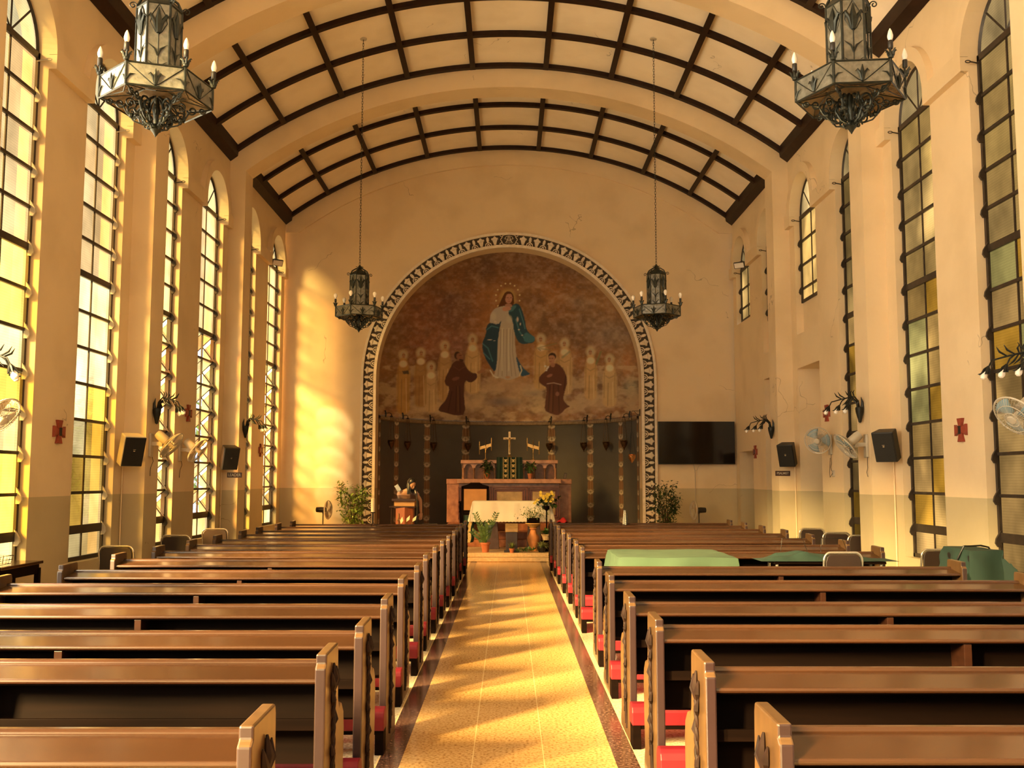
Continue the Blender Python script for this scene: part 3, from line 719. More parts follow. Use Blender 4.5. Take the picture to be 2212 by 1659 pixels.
# the procession of pale veiled figures
def nun(x, y, h, w, dark=0, halo=(176, 150, 100), robe=(150, 116, 68), face=(140, 96, 62), tilt=0):
    blob(x, y, 13, 15, halo, .75, .6); blob(x, y+1, 8.5, 11, (146, 124, 88), .9, .3)
    shape([(x-6, y+4), (x+6, y+4), (x+w*.55, y+24), (x+w*.75, y+48), (x+w*.62, y+h*.7), (x+w*.72, y+h), (x-w*.72, y+h), (x-w*.62, y+h*.7), (x-w*.72, y+48), (x-w*.5, y+24)], robe, .75, 2, 3)
    blob(x, y+19, 10.5, 9, (178, 152, 112), .85, .4); blob(x+tilt, y+1, 4.4, 6.8, face, .95, .35)
    stroke([(x+tilt-2.6, y-.6), (x+tilt-1, y-.6)], .9, (60, 38, 26), .8); stroke([(x+tilt+1, y-.6), (x+tilt+2.6, y-.6)], .9, (60, 38, 26), .8); stroke([(x+tilt-1, y+4), (x+tilt+1, y+4)], .7, (92, 50, 36), .7)
    stroke([(x-w*.15, y+52), (x-w*.2, y+h-4)], 1.3, (104, 74, 42), .6); stroke([(x+w*.28, y+50), (x+w*.34, y+h-4)], 1.1, (186, 156, 106), .45); stroke([(x-w*.5, y+30), (x-w*.55, y+h*.8)], 1.3, (112, 80, 44), .5); stroke([(x+w*.5, y+30), (x+w*.52, y+h*.8)], 1.3, (112, 80, 44), .5)
    stroke([(x-w*.4, y+36), (x-1, y+41), (x+w*.4, y+36)], 1.6, (120, 88, 52), .6)
for a in ((871, 767, 128, 21, (150, 106, 50), 1), (909, 762, 118, 21, (132, 92, 48), 1), (961, 747, 120, 22, (150, 112, 66), 1), (1021, 733, 118, 24, (168, 132, 80), 0), (931, 792, 100, 20, (158, 124, 78), 1),
          (1169, 732, 110, 24, (160, 122, 68), -1), (1220, 742, 112, 24, (162, 126, 76), -1), (1276, 760, 104, 20, (166, 126, 72), -1), (1317, 776, 104, 22, (164, 128, 76), -1)):
    nun(a[0], a[1], a[2], a[3], robe=a[4], tilt=a[5])
shape([(868, 802), (882, 800), (884, 808), (872, 808)], (58, 46, 34), .9, 0); stroke([(1188, 756), (1160, 752), (1202, 742)], 2, (108, 96, 56), .6); stroke([(1230, 760), (1215, 772)], 3, (104, 98, 62), .7); stroke([(1298, 760), (1288, 786)], 2.6, (92, 92, 52), .8); stroke([(1163, 754), (1168, 757)], .9, (60, 30, 20), .9)
# the lady in white and blue
for k in range(12):
    a = R_(-215+k*250/11); blob(1097+26*math.cos(a), 643+31*math.sin(a), 2.4, 2.4, (196, 168, 112), .85, .6)
blob(1097, 644, 21, 25, (158, 124, 66), .85, .5)
shape([(1086, 640), (1092, 630), (1103, 629), (1110, 638), (1111, 652), (1108, 662), (1120, 676), (1098, 672), (1080, 688), (1062, 695), (1074, 668)], (74, 40, 22), 1)
shape([(1066, 668), (1080, 662), (1100, 660), (1118, 664), (1110, 700), (1098, 712), (1076, 702), (1058, 700), (1058, 684)], (150, 132, 108), 1)
shape([(1098, 690), (1112, 700), (1112, 740), (1117, 780), (1126, 812), (1100, 822), (1080, 816), (1066, 818), (1072, 790), (1072, 740), (1078, 705)], (152, 132, 104), 1)
shape([(1118, 655), (1126, 664), (1134, 690), (1137, 712), (1148, 724), (1156, 729), (1154, 740), (1140, 742), (1130, 744), (1118, 738), (1110, 716), (1108, 694), (1098, 680), (1100, 666), (1108, 658)], (34, 56, 60), 1)
shape([(1058, 696), (1076, 702), (1084, 690), (1080, 705), (1075, 740), (1074, 780), (1070, 806), (1058, 790), (1046, 770), (1040, 744), (1050, 722), (1050, 706)], (30, 48, 54), 1)
shape([(1112, 762), (1126, 790), (1138, 802), (1147, 808), (1134, 812), (1124, 814)], (36, 60, 70), 1)
shape([(1134, 716), (1148, 724), (1156, 728), (1154, 738), (1140, 741), (1130, 735)], (56, 92, 92), .8); shape([(1092, 668), (1108, 660), (1118, 660), (1104, 676)], (70, 104, 98), .7)
for pts in ([(1052, 712), (1062, 704), (1076, 708)], [(1042, 742), (1054, 752), (1064, 780)], [(1044, 762), (1058, 776)], [(1122, 668), (1130, 694), (1134, 710)], [(1114, 690), (1122, 716), (1132, 730)]): stroke(pts, 1.6, (74, 110, 104), .6)
for q in ((1118, 690, 3, 7), (1124, 700, 2, 4), (1121, 712, 3, 2), (1058, 734, 7, 1.4), (1068, 736, 3, 1.2), (1128, 724, 3, 1.5), (1070, 695, 4, 2)): blob(*q, (176, 150, 124), .8, .6)
for x in (1082, 1088, 1095, 1102, 1108): stroke([(x, 712), (x-1, 760), (x+(x-1095)*.5, 812)], 1.2, (112, 92, 68), .65)
for x in (1085, 1099): stroke([(x, 710), (x, 800)], 2, (182, 164, 130), .5)
blob(1066, 683, 8, 12, (164, 146, 116), .7, .5); blob(1100, 690, 8, 11, (158, 140, 112), .8, .5)
shape([(1093, 638), (1098, 634), (1106, 636), (1107, 646), (1103, 655), (1096, 656), (1091, 650)], (150, 102, 76), 1); shape([(1092, 656), (1104, 656), (1108, 664), (1090, 664)], (146, 100, 74), .9)
stroke([(1095, 643), (1098, 643)], .8, (50, 28, 20), .9); stroke([(1102, 643), (1105, 643)], .8, (50, 28, 20), .9); stroke([(1098, 651), (1102, 651)], .8, (120, 50, 40), .9); stroke([(1100, 644), (1099, 648)], .6, (112, 70, 50), .7)
shape([(1084, 664), (1100, 662), (1106, 668), (1096, 672), (1086, 672)], (158, 110, 80), .95); stroke([(1059, 800), (1066, 812), (1075, 816)], 1.6, (196, 180, 130), .8); stroke([(1124, 790), (1127, 800), (1122, 812)], 1.6, (196, 180, 130), .8); blob(1097, 815, 7, 4, (150, 108, 70), .9, .5)
# two brown friars kneeling and standing
shape([(972, 796), (978, 784), (990, 776), (1002, 782), (1010, 798), (1020, 806), (1030, 806), (1031, 818), (1016, 828), (1004, 820), (1002, 850), (1006, 896), (984, 898), (964, 892), (946, 888), (950, 878), (964, 864), (972, 836), (962, 832), (960, 820)], (66, 36, 24), 1)
for pts in ([(986, 835), (984, 890)], [(993, 835), (994, 892)], [(976, 846), (968, 888)]): stroke(pts, 1.6, (44, 24, 16), .8)
stroke([(989, 835), (990, 888)], 1.4, (96, 58, 30), .6); stroke([(980, 792), (992, 800), (1004, 792)], 1.6, (88, 50, 34), .7); shape([(974, 818), (990, 812), (994, 818), (980, 824)], (96, 56, 38), .9)
blob(989, 768, 10.5, 13, (150, 112, 70), .5, .5); blob(988, 768, 8, 10, (44, 26, 18), 1, .25); shape([(986, 764), (996, 762), (1000, 772), (1000, 780), (992, 780), (986, 774)], (112, 70, 48), 1); shape([(990, 775), (1001, 776), (1001, 781), (994, 781)], (44, 26, 18), .9); stroke([(992, 768), (996, 768)], .9, (40, 22, 16), .9)
shape([(1030, 804), (1040, 798), (1049, 797), (1046, 803), (1034, 808)], (126, 84, 54), .95, 0)
shape([(1180, 800), (1190, 786), (1200, 784), (1212, 790), (1222, 806), (1226, 824), (1220, 846), (1216, 862), (1224, 874), (1233, 878), (1222, 882), (1214, 892), (1204, 898), (1186, 892), (1176, 886), (1178, 866), (1182, 838), (1172, 832), (1163, 824), (1166, 812)], (78, 42, 26), 1)
for pts in ([(1188, 832), (1184, 888)], [(1196, 832), (1194, 890)], [(1206, 832), (1208, 890)], [(1222, 812), (1218, 842)]): stroke(pts, 1.6, (50, 27, 17), .8)
stroke([(1182, 829), (1196, 827), (1212, 831)], 1.3, (150, 116, 84), .9); stroke([(1192, 832), (1190, 888)], 1.2, (104, 60, 36), .6); shape([(1180, 812), (1192, 806), (1194, 812), (1184, 816)], (126, 78, 52), .9); blob(1204, 851, 5, 6, (118, 72, 48), .9, .4)
blob(1193, 774, 14, 16, (172, 138, 88), .6, .5); blob(1193, 770, 9.5, 9, (50, 30, 20), 1, .2); shape([(1185, 768), (1196, 767), (1200, 774), (1196, 786), (1190, 787), (1185, 780)], (142, 96, 64), 1); stroke([(1186, 774), (1189, 774)], .9, (50, 28, 18), .9); stroke([(1192, 774), (1195, 774)], .9, (50, 28, 18), .9); stroke([(1187, 781), (1191, 781)], .8, (110, 50, 36), .9); shape([(1189, 785), (1198, 783), (1199, 793), (1190, 793)], (134, 88, 58), .9)
for q in ((1178, 791), (1182, 796), (1180, 800), (1184, 793)): blob(q[0], q[1], 2.6, 2.4, (206, 186, 150), .9, .5)
img = np.clip(img*GAIN*np.array([1, 1.3, 1.9]), 0, .9)
o = grid_mesh('mural', X, Y, Z, img, M_FRESCO); tag(o, 'faded half-dome mural of a lady in white and blue, brown friars and veiled figures', 'mural')
# --- dado with ornamental stripes
zz = [(1, .16+(3.13-.16)*i/200) for i in range(201)]
X, Y, Z, T = apse_grid(zz); D = np.zeros(X.shape+(3,)); D[:] = srgb((76, 72, 62)); nn = fbm(T*9+20, Z*4, 50)
D *= (.85+.3*nn)[..., None]
for th in [R_(a) for a in (-86, -65, -43.2, -21.7, 21.7, 43.2, 65, 86)]:
    u = (T-th)*APR; f = (Z % .34)/.34; wdt = .095+.02*np.cos(f*2*PI)*(f > .5)
    m_ = (np.abs(u) < wdt)[..., None]*1.0
    base = np.where((f < .62)[..., None], srgb((122, 92, 62)), srgb((116, 104, 78)))
    line_ = (np.abs(np.abs(u)-.045) < .012)*(f < .62); base = np.where(line_[..., None], srgb((98, 68, 46)), base)
    sc_ = (np.abs(f-.66-1.2*np.abs(u)) < .07); base = np.where(sc_[..., None], srgb((172, 156, 122)), base)
    ed = (np.abs(f-.92+1.5*np.abs(u)) < .06); base = np.where(ed[..., None], srgb((160, 142, 108)), base)
    D = D*(1-m_)+base*m_
o = grid_mesh('wall_apse', X, Y, Z, np.clip(D*np.array([1.5, 1.6, 2.0]), 0, .9), M_FRESCO); struct(o)
g = G(); th = [-PI/2+PI*i/60 for i in range(61)]
for a, b_ in zip(th, th[1:]):
    P = lambda t_, r, z: (r*math.sin(t_), AD+r*math.cos(t_), z)
    for r0, z0, r1, z1 in ((3.05, 3.01, 3.0, 3.03), (3.0, 3.03, 3.0, 3.085), (3.0, 3.085, 3.05, 3.11)):
        g.poly([P(a, r0, z0), P(b_, r0, z0), P(b_, r1, z1), P(a, r1, z1)])
for k in range(90):
    a = -PI/2+PI*(k+.5)/90; g.M = Matrix.Translation((2.995*math.sin(a), AD+2.995*math.cos(a), 3.057))@Matrix.Rotation(-a, 4, 'Z'); g.box(-.022, .022, -.008, .01, -.018, .018); g.M = None
o = g.build(f'trim_{NT}', mat('faded_cornice', (.38, .28, .17), rough=.7, var=.2, scale=15)); struct(o)
# ------------------------------------------------------------------ pews
LY = [3.00, 4.20, 5.02, 6.12, 7.35, 8.47, 9.65, 10.72, 11.83, 12.85, 14.05, 15.05, 16.28, 17.25]
RY = [3.03, 4.03, 5.24, 6.25, 7.62, 8.86, 10.75, 11.88, 13.2, 14.4, 15.65, 16.85, 17.85]
END = [(-.02, 0), (-.02, .825), (.0, .84), (.0, .88), (.275, .885), (.285, .855), (.292, .70), (.30, .64), (.325, .60), (.36, .612), (.40, .60), (.45, .555), (.468, .48), (.462, .30), (.44, .12), (.47, .06), (.47, 0)]
def make_pew(sd, L, name):
    # local x runs from the aisle (0) to the wall; sd mirrors it; local y runs towards the altar
    t = thing(name, 'x', 'pew')
    def mk(nm, fn, m, bevel=.004, **k):
        g = G(); g.M = Matrix.Scale(sd, 4, (1, 0, 0)); fn(g); return g.build(nm, m, t, bevel=bevel, **k)
    ends = []
    for x in (0, L-.045):
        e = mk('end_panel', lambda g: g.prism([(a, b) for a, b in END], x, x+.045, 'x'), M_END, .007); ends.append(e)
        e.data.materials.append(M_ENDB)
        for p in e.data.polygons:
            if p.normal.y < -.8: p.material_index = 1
    # carved garland on the outer face of each end
    for e, x, dx in ((ends[0], -.001, -1), (ends[1], L+.001, 1)):
        g = G(); g.M = Matrix.Scale(sd, 4, (1, 0, 0))
        for ph in (0, PI):
            g.tube([(x+dx*(.004+.003*math.cos(ph+i*.9)), .145+.012*math.sin(ph+i*.9), .16+i*.0155) for i in range(36)], .010, 6)
        g.tube([(x, .13, .71), (x+dx*.008, .105, .74), (x+dx*.006, .09, .79)], [.012, .016, .003], 6); g.tube([(x, .15, .70), (x+dx*.010, .18, .745), (x+dx*.008, .19, .80)], [.012, .018, .003], 6)
        g.tube([(x, .145, .70), (x+dx*.012, .142, .76), (x+dx*.004, .145, .82)], [.012, .017, .004], 6)
        for zz_, s_ in ((.30, 1), (.42, -1), (.55, 1), (.64, -1), (.22, -1)): g.tube([(x, .145, zz_), (x+dx*.010, .145+s_*.03, zz_+.03), (x+dx*.004, .145+s_*.04, zz_+.075)], [.008, .013, .002], 6)
        g.tube([(x, .125, .06), (x+dx*.006, .125, .22)], .009, 6); g.tube([(x, .165, .08), (x+dx*.006, .16, .26)], .009, 6)
        g.build('carving', M_EDGE, e, smooth=True)
    a, b = .045, L-.045
    mk('backrest', lambda g: g.prism([(.15, .40), (.175, .40), (.225, .80), (.20, .80)], a, b, 'x'), M_SEATW, 0)
    mk('top_rail', lambda g: g.prism([(.195, .775), (.235, .775), (.24, .812), (.232, .822), (.205, .822), (.195, .812)], a, b, 'x'), M_DESK, .003)
    mk('book_desk', lambda g: g.prism([(.008, .757), (.20, .787), (.198, .806), (.006, .778), (.0, .768)], a, b, 'x'), M_DESK, .003)
    mk('desk_apron', lambda g: g.box(a, b, .03, .05, .747, .762), M_SEATW, .002)
    mk('seat', lambda g: g.prism([(.165, .405), (.46, .425), (.475, .44), (.46, .455), (.165, .435)], a, b, 'x'), M_WOOD, .004)
    mk('seat_apron', lambda g: g.box(a, b, .41, .435, .33, .424), M_WOOD, .002)
    mk('shelf', lambda g: (g.box(a, b, .03, .165, .565, .583), g.box(a, b, .03, .045, .583, .612)), M_SEATW, .002)
    mk('centre_support', lambda g: g.prism([(.02, 0), (.02, .75), (.19, .78), (.16, .42), (.42, .42), (.40, 0)], L/2-.02, L/2+.02, 'x'), M_WOOD, .002)
    mk('bottom_rail', lambda g: g.box(a, b, .10, .13, .10, .20), M_WOOD, .002)
    k = mk('kneeler', lambda g: [g.box(x_, x_+.05, -.15, -.025, 0, .14) for x_ in (.0, L/2-.025, L-.05)]+[g.box(.0, L, -.145, -.03, .115, .14)], M_SEATW, .003)
    g = G(); g.M = Matrix.Scale(sd, 4, (1, 0, 0))
    g.prism([(-.16, .14), (-.16, .215), (-.15, .245), (-.125, .262), (-.06, .262), (-.03, .245), (-.022, .215), (-.022, .14)], -.004, L+.004, 'x'); g.build('kneeler_pad', M_RED, k, bevel=.006)
    return t
AX = {'left': [-.745, -.749, -.715, -.728, -.76, -.747, -.773, -.763, -.758, -.747, -.742, -.755, -.755, -.725], 'right': [.797, .775, .758, .742, .757, .778, .77, .782, .778, .768, .760, .76, .735]}
ORD = ['first', 'second', 'third', 'fourth', 'fifth', 'sixth', 'seventh', 'eighth', 'ninth', 'tenth', 'eleventh', 'twelfth', 'thirteenth', 'fourteenth']
for sd, xs_, L_, ys_, side in ((-1, -.735, 3.03, LY, 'left'), (1, .735, 3.25, RY, 'right')):
    base = make_pew(sd, L_, 'church_pew'); n_ = len(ys_)
    for i, y in enumerate(ys_):
        nm = ('nearest' if i == 0 else 'front-most, nearest the altar' if i == n_-1 else ORD[i]+' from the viewer')
        lab = f'brown varnished pew with carved ends, {side} of the aisle, {nm}'
        if i == 0: base.location = (AX[side][i], y, 0); base['label'] = lab; base['group'] = f'pews {side} of the aisle'; kp = base
        else: dup(base, (AX[side][i], y, 0), 0, lab)

# ------------------------------------------------------------------ things lying on or between the pews
def cloth_top(x0, x1, y0, y1, zt, drop, m, name, seed, amp=.012, flare=.05, front_drop=None):
    r = random.Random(seed); ph = [r.random()*6 for _ in range(6)]; nu, nv = 44, 34; ex, ey = drop, drop
    def fn(u, v):
        X_ = (u*2-1)*(.5+ex/(x1-x0)); Y_ = (v*2-1)*(.5+ey/(y1-y0)); cx, cy = (x0+x1)/2, (y0+y1)/2; w, d = x1-x0, y1-y0
        x, y = X_*w, Y_*d; ox, oy = max(0, abs(x)-w/2), max(0, abs(y)-d/2)
        o_ = max(ox, oy); dz = min(o_, drop)
        f = amp*math.sin(ph[0]+x*13)*min(1, oy/.08)+amp*math.sin(ph[1]+y*14)*min(1, ox/.08)
        nx = math.copysign(min(abs(x), w/2)+flare*min(1, ox/drop)*1+f*(ox > 0), x); ny = math.copysign(min(abs(y), d/2)+flare*min(1, oy/drop)+f*(oy > 0), y)
        wr = .004*math.sin(ph[2]+x*9+y*5)*math.sin(ph[3]+y*11)
        return (cx+nx, cy+ny, zt-dz+wr+.006)
    g = G(); g.grid(fn, nu, nv); return g.build(name, m, smooth=True)
t = thing('covered_table', 'low folding table standing in the gap between right-hand pews, hidden under a pale green cloth', 'table', (1.58, 9.86, 0))
g = G(); g.box(-.54, .54, -.50, .55, .84, .87); g.build('tabletop', M_SEATW, t, bevel=.004)
for x in (-.5, .5):
    for y in (-.46, .5): g = G(); g.tube([(x, y, 0), (x, y, .84)], .016, 8); g.build('leg', M_CHROME, t)
o = cloth_top(1.03, 2.13, 9.34, 10.43, .875, .17, M_SAGE, 'tablecloth', 4, .012, .03); tag(o, 'pale sage green cloth spread over the table between the right-hand pews', 'cloth')
t = thing('side_table', 'low table beside the pale green one, its crumpled dark green cover slipping', 'table', (3.2, 9.95, 0))
g = G(); g.box(-.52, .62, .22, .60, .75, .775); g.build('tabletop', M_SEATW, t, bevel=.004)
for x in (-.48, .58):
    for y in (.26, .56): g = G(); g.tube([(x, y, 0), (x, y, .75)], .016, 8); g.build('leg', M_CHROME, t)
g = G()
def fn(u, v):
    x, y = 2.55+1.40*u, 10.15+.42*v; rim = min(1, min(u, 1-u)*6)*min(1, min(v, 1-v)*6)
    return (x, y, .78+rim*(.015+.05*abs(math.sin(7*u+3*v))*math.sin(3*u+1)+.02*math.sin(19*u+6*v)+.045*math.exp(-((u-.33)/.08)**2)))
g.grid(fn, 60, 30); tag(g.build('draped_cloth', M_GREEN, smooth=True), 'crumpled dark green cloth lying behind a chrome-framed chair between the right pews', 'cloth')
g = G()
for x0 in (2.95, 3.38):
    g.tube([(x0-.02, 10.83, .825), (x0, 10.84, .97), (x0+.22, 10.84, .97), (x0+.27, 10.83, .825)], .0035, 5)
tag(g.build('wire_book_stand', M_IRON), 'thin wire book rests on a desk of the right-hand pews', 'book stand')
t = thing('speaker_case', 'boxy case against the right wall hidden under a dark green cloth', 'case', (4.66, 10.1, 0))
g = G(); g.box(-.16, .16, -.28, .28, 0.05, .90); g.build('body', M_BLACK, t, bevel=.01)
g = G(); g.box(-.14, .14, -.26, .26, 0, .05); g.build('base', M_BLACK, t)
o = cloth_top(4.49, 4.83, 9.80, 10.39, .91, .42, M_GREEN, 'drape', 9, .03, .07); tag(o, 'dark green cloth draped over the case by the right wall', 'cloth')
g = G(); g.tube([(4.44, 9.98, .79), (4.45, 9.95, .84), (4.50, 9.93, .95), (4.58, 9.97, .945), (4.7, 10.0, .95), (4.80, 10.05, .93), (4.90, 10.08, .80), (4.93, 10.05, .66), (4.93, 10.0, .45)], .009, 6)
g.ball((4.43, 9.96, .775), .026, 8, (1.3, 1, .8)); tag(g.build('power_cord', M_BLACK, smooth=True), 'black cord trailing over the green draped case', 'cord')
# dark wooden side table at the left wall
t = thing('side_table', 'dark wooden side table under the nearest left window', 'table', (-5.03, 10.13, 0))
g = G(); g.box(-.165, .165, -.43, .43, .72, .75); g.build('tabletop', M_DESK, t, bevel=.004)
g = G(); g.box(.125, .145, -.38, .38, .62, .72); g.box(-.145, -.125, -.38, .38, .62, .72); g.box(-.14, .14, -.39, -.37, .62, .72); g.box(-.14, .14, .37, .39, .62, .72); g.build('apron', M_SEATW, t)
for x in (-.13, .13):
    for y in (-.38, .38): g = G(); g.box(x-.025, x+.025, y-.025, y+.025, 0, .68); g.build('leg', M_SEATW, t, bevel=.003)
t = thing('wire_basket', 'small wire basket on the dark wooden side table', 'basket', (-5.03, 9.92, .752))
g = G()
for z, k in ((.01, .85), (.05, .95), (.09, 1)): g.tube([(.10*k*a, .13*k*b, z) for a, b in ((-1, -1), (1, -1), (1, 1), (-1, 1))], .003, 5, closed=True)
for i in range(5):
    for s_ in (-1, 1): g.tube([((-.085+.0425*i), s_*.11, .01), ((-.10+.05*i), s_*.13, .09)], .002, 4); g.tube([(s_*.085, (-.11+.055*i), .01), (s_*.10, (-.13+.065*i), .09)], .002, 4)
g.build('wire_frame', M_IRON, t)
# teal bag on the nearest left pew
t = thing('cloth_bag', 'teal cloth bag bundled on the shelf of the nearest left pew', 'bag', (-1.0, 3.075, .585))
g = G(); g.grid(lambda u, v: ((.16+.012*math.sin(9*u*2*PI+4*v))*math.cos(2*PI*u)*math.sin(PI*(.12+.80*v)), (.05+.006*math.sin(7*u*2*PI))*math.sin(2*PI*u)*math.sin(PI*(.12+.8*v)), .002+.145*v), 40, 14)
g.build('body', mat('teal_nylon', (.012, .13, .14), rough=.55, var=.3, scale=14, bump=.4, bscale=20), t, smooth=True)
g = G(); g.tube([(-.10, 0, .12), (-.06, -.01, .15), (.02, -.015, .155), (.09, 0, .125)], .008, 6); g.build('strap', MATS['teal_nylon'], t, smooth=True)

# ------------------------------------------------------------------ stacking chairs with rounded chrome backs
def make_chair():
    t = thing('stacking_chair', 'x', 'chair', group='chrome stacking chairs along the walls')
    fr = []
    for i in range(9): a = PI/2*i/8; fr.append((-.20+.07-.07*math.cos(a), .02, .75+.07*math.sin(a)))
    top = [(-.20, -.02+.10*(0), .02)]
    L_ = [(-.20, -.02, .0), (-.20, .03, .42), (-.20, 0, .62)]+[(x, -.03, z) for x, _, z in fr]
    Rr = [(-x, y, z) for x, y, z in L_[::-1]]
    g = G(); g.tube(L_+Rr, .0125, 10)
    g.build('back_frame', M_CHROME, t, smooth=True)
    for s_ in (-1, 1):
        g = G(); g.tube([(s_*.20, .42, 0), (s_*.20, .40, .38), (s_*.20, .36, .415), (s_*.20, .03, .42)], .0125, 10); g.build('leg', M_CHROME, t, smooth=True)
    def pad(u, v):
        x = (u*2-1); z = v; w = .185*(1-.10*max(0, (v-.8)/.2)**2*1)
        return (x*w, -.012-.012*(1-x*x), .50+.30*v)
    g = G(); 
    pts = [(-.185, .48), (.185, .48), (.185, .74), (.17, .785), (.14, .805), (-.14, .805), (-.17, .785), (-.185, .74)]
    g.prism(pts, -.045, -.015, 'y'); g.build('backrest', M_BROWNPAD, t, bevel=.008)
    g = G(); g.box(-.20, .20, .02, .42, .425, .465); g.build('seat', M_BROWNPAD, t, bevel=.015)
    return t
CH = [(-4.56, 11.75, 'left wall, nearest, under the second window'), (-4.60, 13.95, 'left wall, middle one of three'), (-4.60, 15.8, 'left wall, farthest of three'),
      (4.86, 16.1, 'right wall, farthest, before the tall doorway'), (4.84, 14.85, 'right wall, below the wall fans'), (4.97, 14.15, 'right wall, half hidden by the pilaster'),
      (3.21, 9.68, 'standing between right-hand pews before green cloth'), (4.83, 11.3, 'right wall, beside the draped case'), (5.0, 9.35, 'right edge of the view, nearest')]
base = make_chair()
for i, (x, y, d) in enumerate(CH):
    lab = 'brown chair with rounded chrome back, '+d
    c_ = base if i == 0 else dup(base, (0, 0, 0))
    c_.location = (x, y, 0); c_['label'] = lab
    if i == 6: c_.scale = (.92, .92, 1.10)

# lamp on a small tripod standing on the front left pew; folded checked umbrella on the front right one
t = thing('pillar_candle', 'white pillar candle in a black tripod holder on the front left pew', 'candle', (-2.35, 17.38, .80))
g = G(); g.tube([(0, 0, .03), (0, 0, .22)], .013, 8)
for a in (0, 2.1, 4.2): g.tube([(0, 0, .05), (.05*math.cos(a), .05*math.sin(a), .02), (.07*math.cos(a), .06*math.sin(a), .0)], .005, 6)
g.lathe([(.04, .22), (.045, .23), (.04, .235)], n=14); g.build('holder', M_IRON, t, smooth=True)
g = G(); g.lathe([(.035, .235), (.036, .46), (.02, .475), (.004, .478)], n=16); g.build('candle', mat('wax', (.85, .74, .52), rough=.5, var=.04), t, smooth=True)
t = thing('folded_umbrella', 'folded black and white checked umbrella on the front right pew', 'umbrella', (2.09, 17.97, .80))
m = bpy.data.materials.new('checked_cloth'); m.use_nodes = True; ck = m.node_tree.nodes.new('ShaderNodeTexChecker'); ck.inputs['Scale'].default_value = 70; ck.inputs[1].default_value = (.75, .73, .66, 1); ck.inputs[2].default_value = (.03, .03, .03, 1)
tc = m.node_tree.nodes.new('ShaderNodeTexCoord'); m.node_tree.links.new(tc.outputs['Object'], ck.inputs[0]); m.node_tree.links.new(ck.outputs[0], m.node_tree.nodes['Principled BSDF'].inputs[0])
g = G(); g.grid(lambda u, v: ((.03+.012*math.sin(2*PI*u*5))*math.cos(2*PI*u)*(1-.55*v)-.01, (.03+.012*math.sin(2*PI*u*5))*math.sin(2*PI*u)*(1-.55*v), .0+.25*v), 40, 6); g.build('canopy', m, t, smooth=True)
g = G(); g.tube([(-.01, 0, .25), (-.01, 0, .275)], .012, 8); g.tube([(.03, 0, 0), (.035, 0, .14), (.03, 0, .2)], .012, 8); g.build('handle', M_BLACK, t, smooth=True)
# ------------------------------------------------------------------ chandeliers
M_CGLASS = mat('mottled_glass', (.17, .165, .135), rough=.18, var=.32, scale=18, bump=.5, bscale=24, col2=(.075, .075, .06), coat=.3)
M_CGLASSU = mat('amber_underglass', (.20, .13, .065), rough=.25, var=.25, scale=14, bump=.3, bscale=24)
def hexp(R, z, rot=0): return [(R*math.cos(PI/3*i+rot), R*math.sin(PI/3*i+rot), z) for i in range(6)]
def tulip(g, p, s_, n=6):
    x, y, z = p; g.lathe([(.010*s_, 0), (.030*s_, .012*s_), (.036*s_, .045*s_), (.028*s_, .07*s_)], (x, y, z), 8)
    for k in range(n):
        a = 2*PI*k/n; c, s2 = math.cos(a), math.sin(a)
        g.tube([(x+.028*s_*c, y+.028*s_*s2, z+.04*s_), (x+.036*s_*c, y+.036*s_*s2, z+.08*s_), (x+.060*s_*c, y+.060*s_*s2, z+.105*s_), (x+.072*s_*c, y+.072*s_*s2, z+.092*s_)], [.014*s_, .013*s_, .008*s_, .002*s_], 5)
def fleur(g, M, h):       # upright lily on a flat panel: local x along panel, z up, y outward
    g.M = M
    g.tube([(0, 0, 0), (0, .004, h*.5), (0, .006, h)], [h*.09, h*.14, h*.02], 5)
    for s_ in (-1, 1): g.tube([(s_*h*.05, 0, h*.05), (s_*h*.13, .004, h*.45), (s_*h*.30, .006, h*.70), (s_*h*.42, .004, h*.60)], [h*.05, h*.08, h*.06, h*.015], 5)
    g.M = None
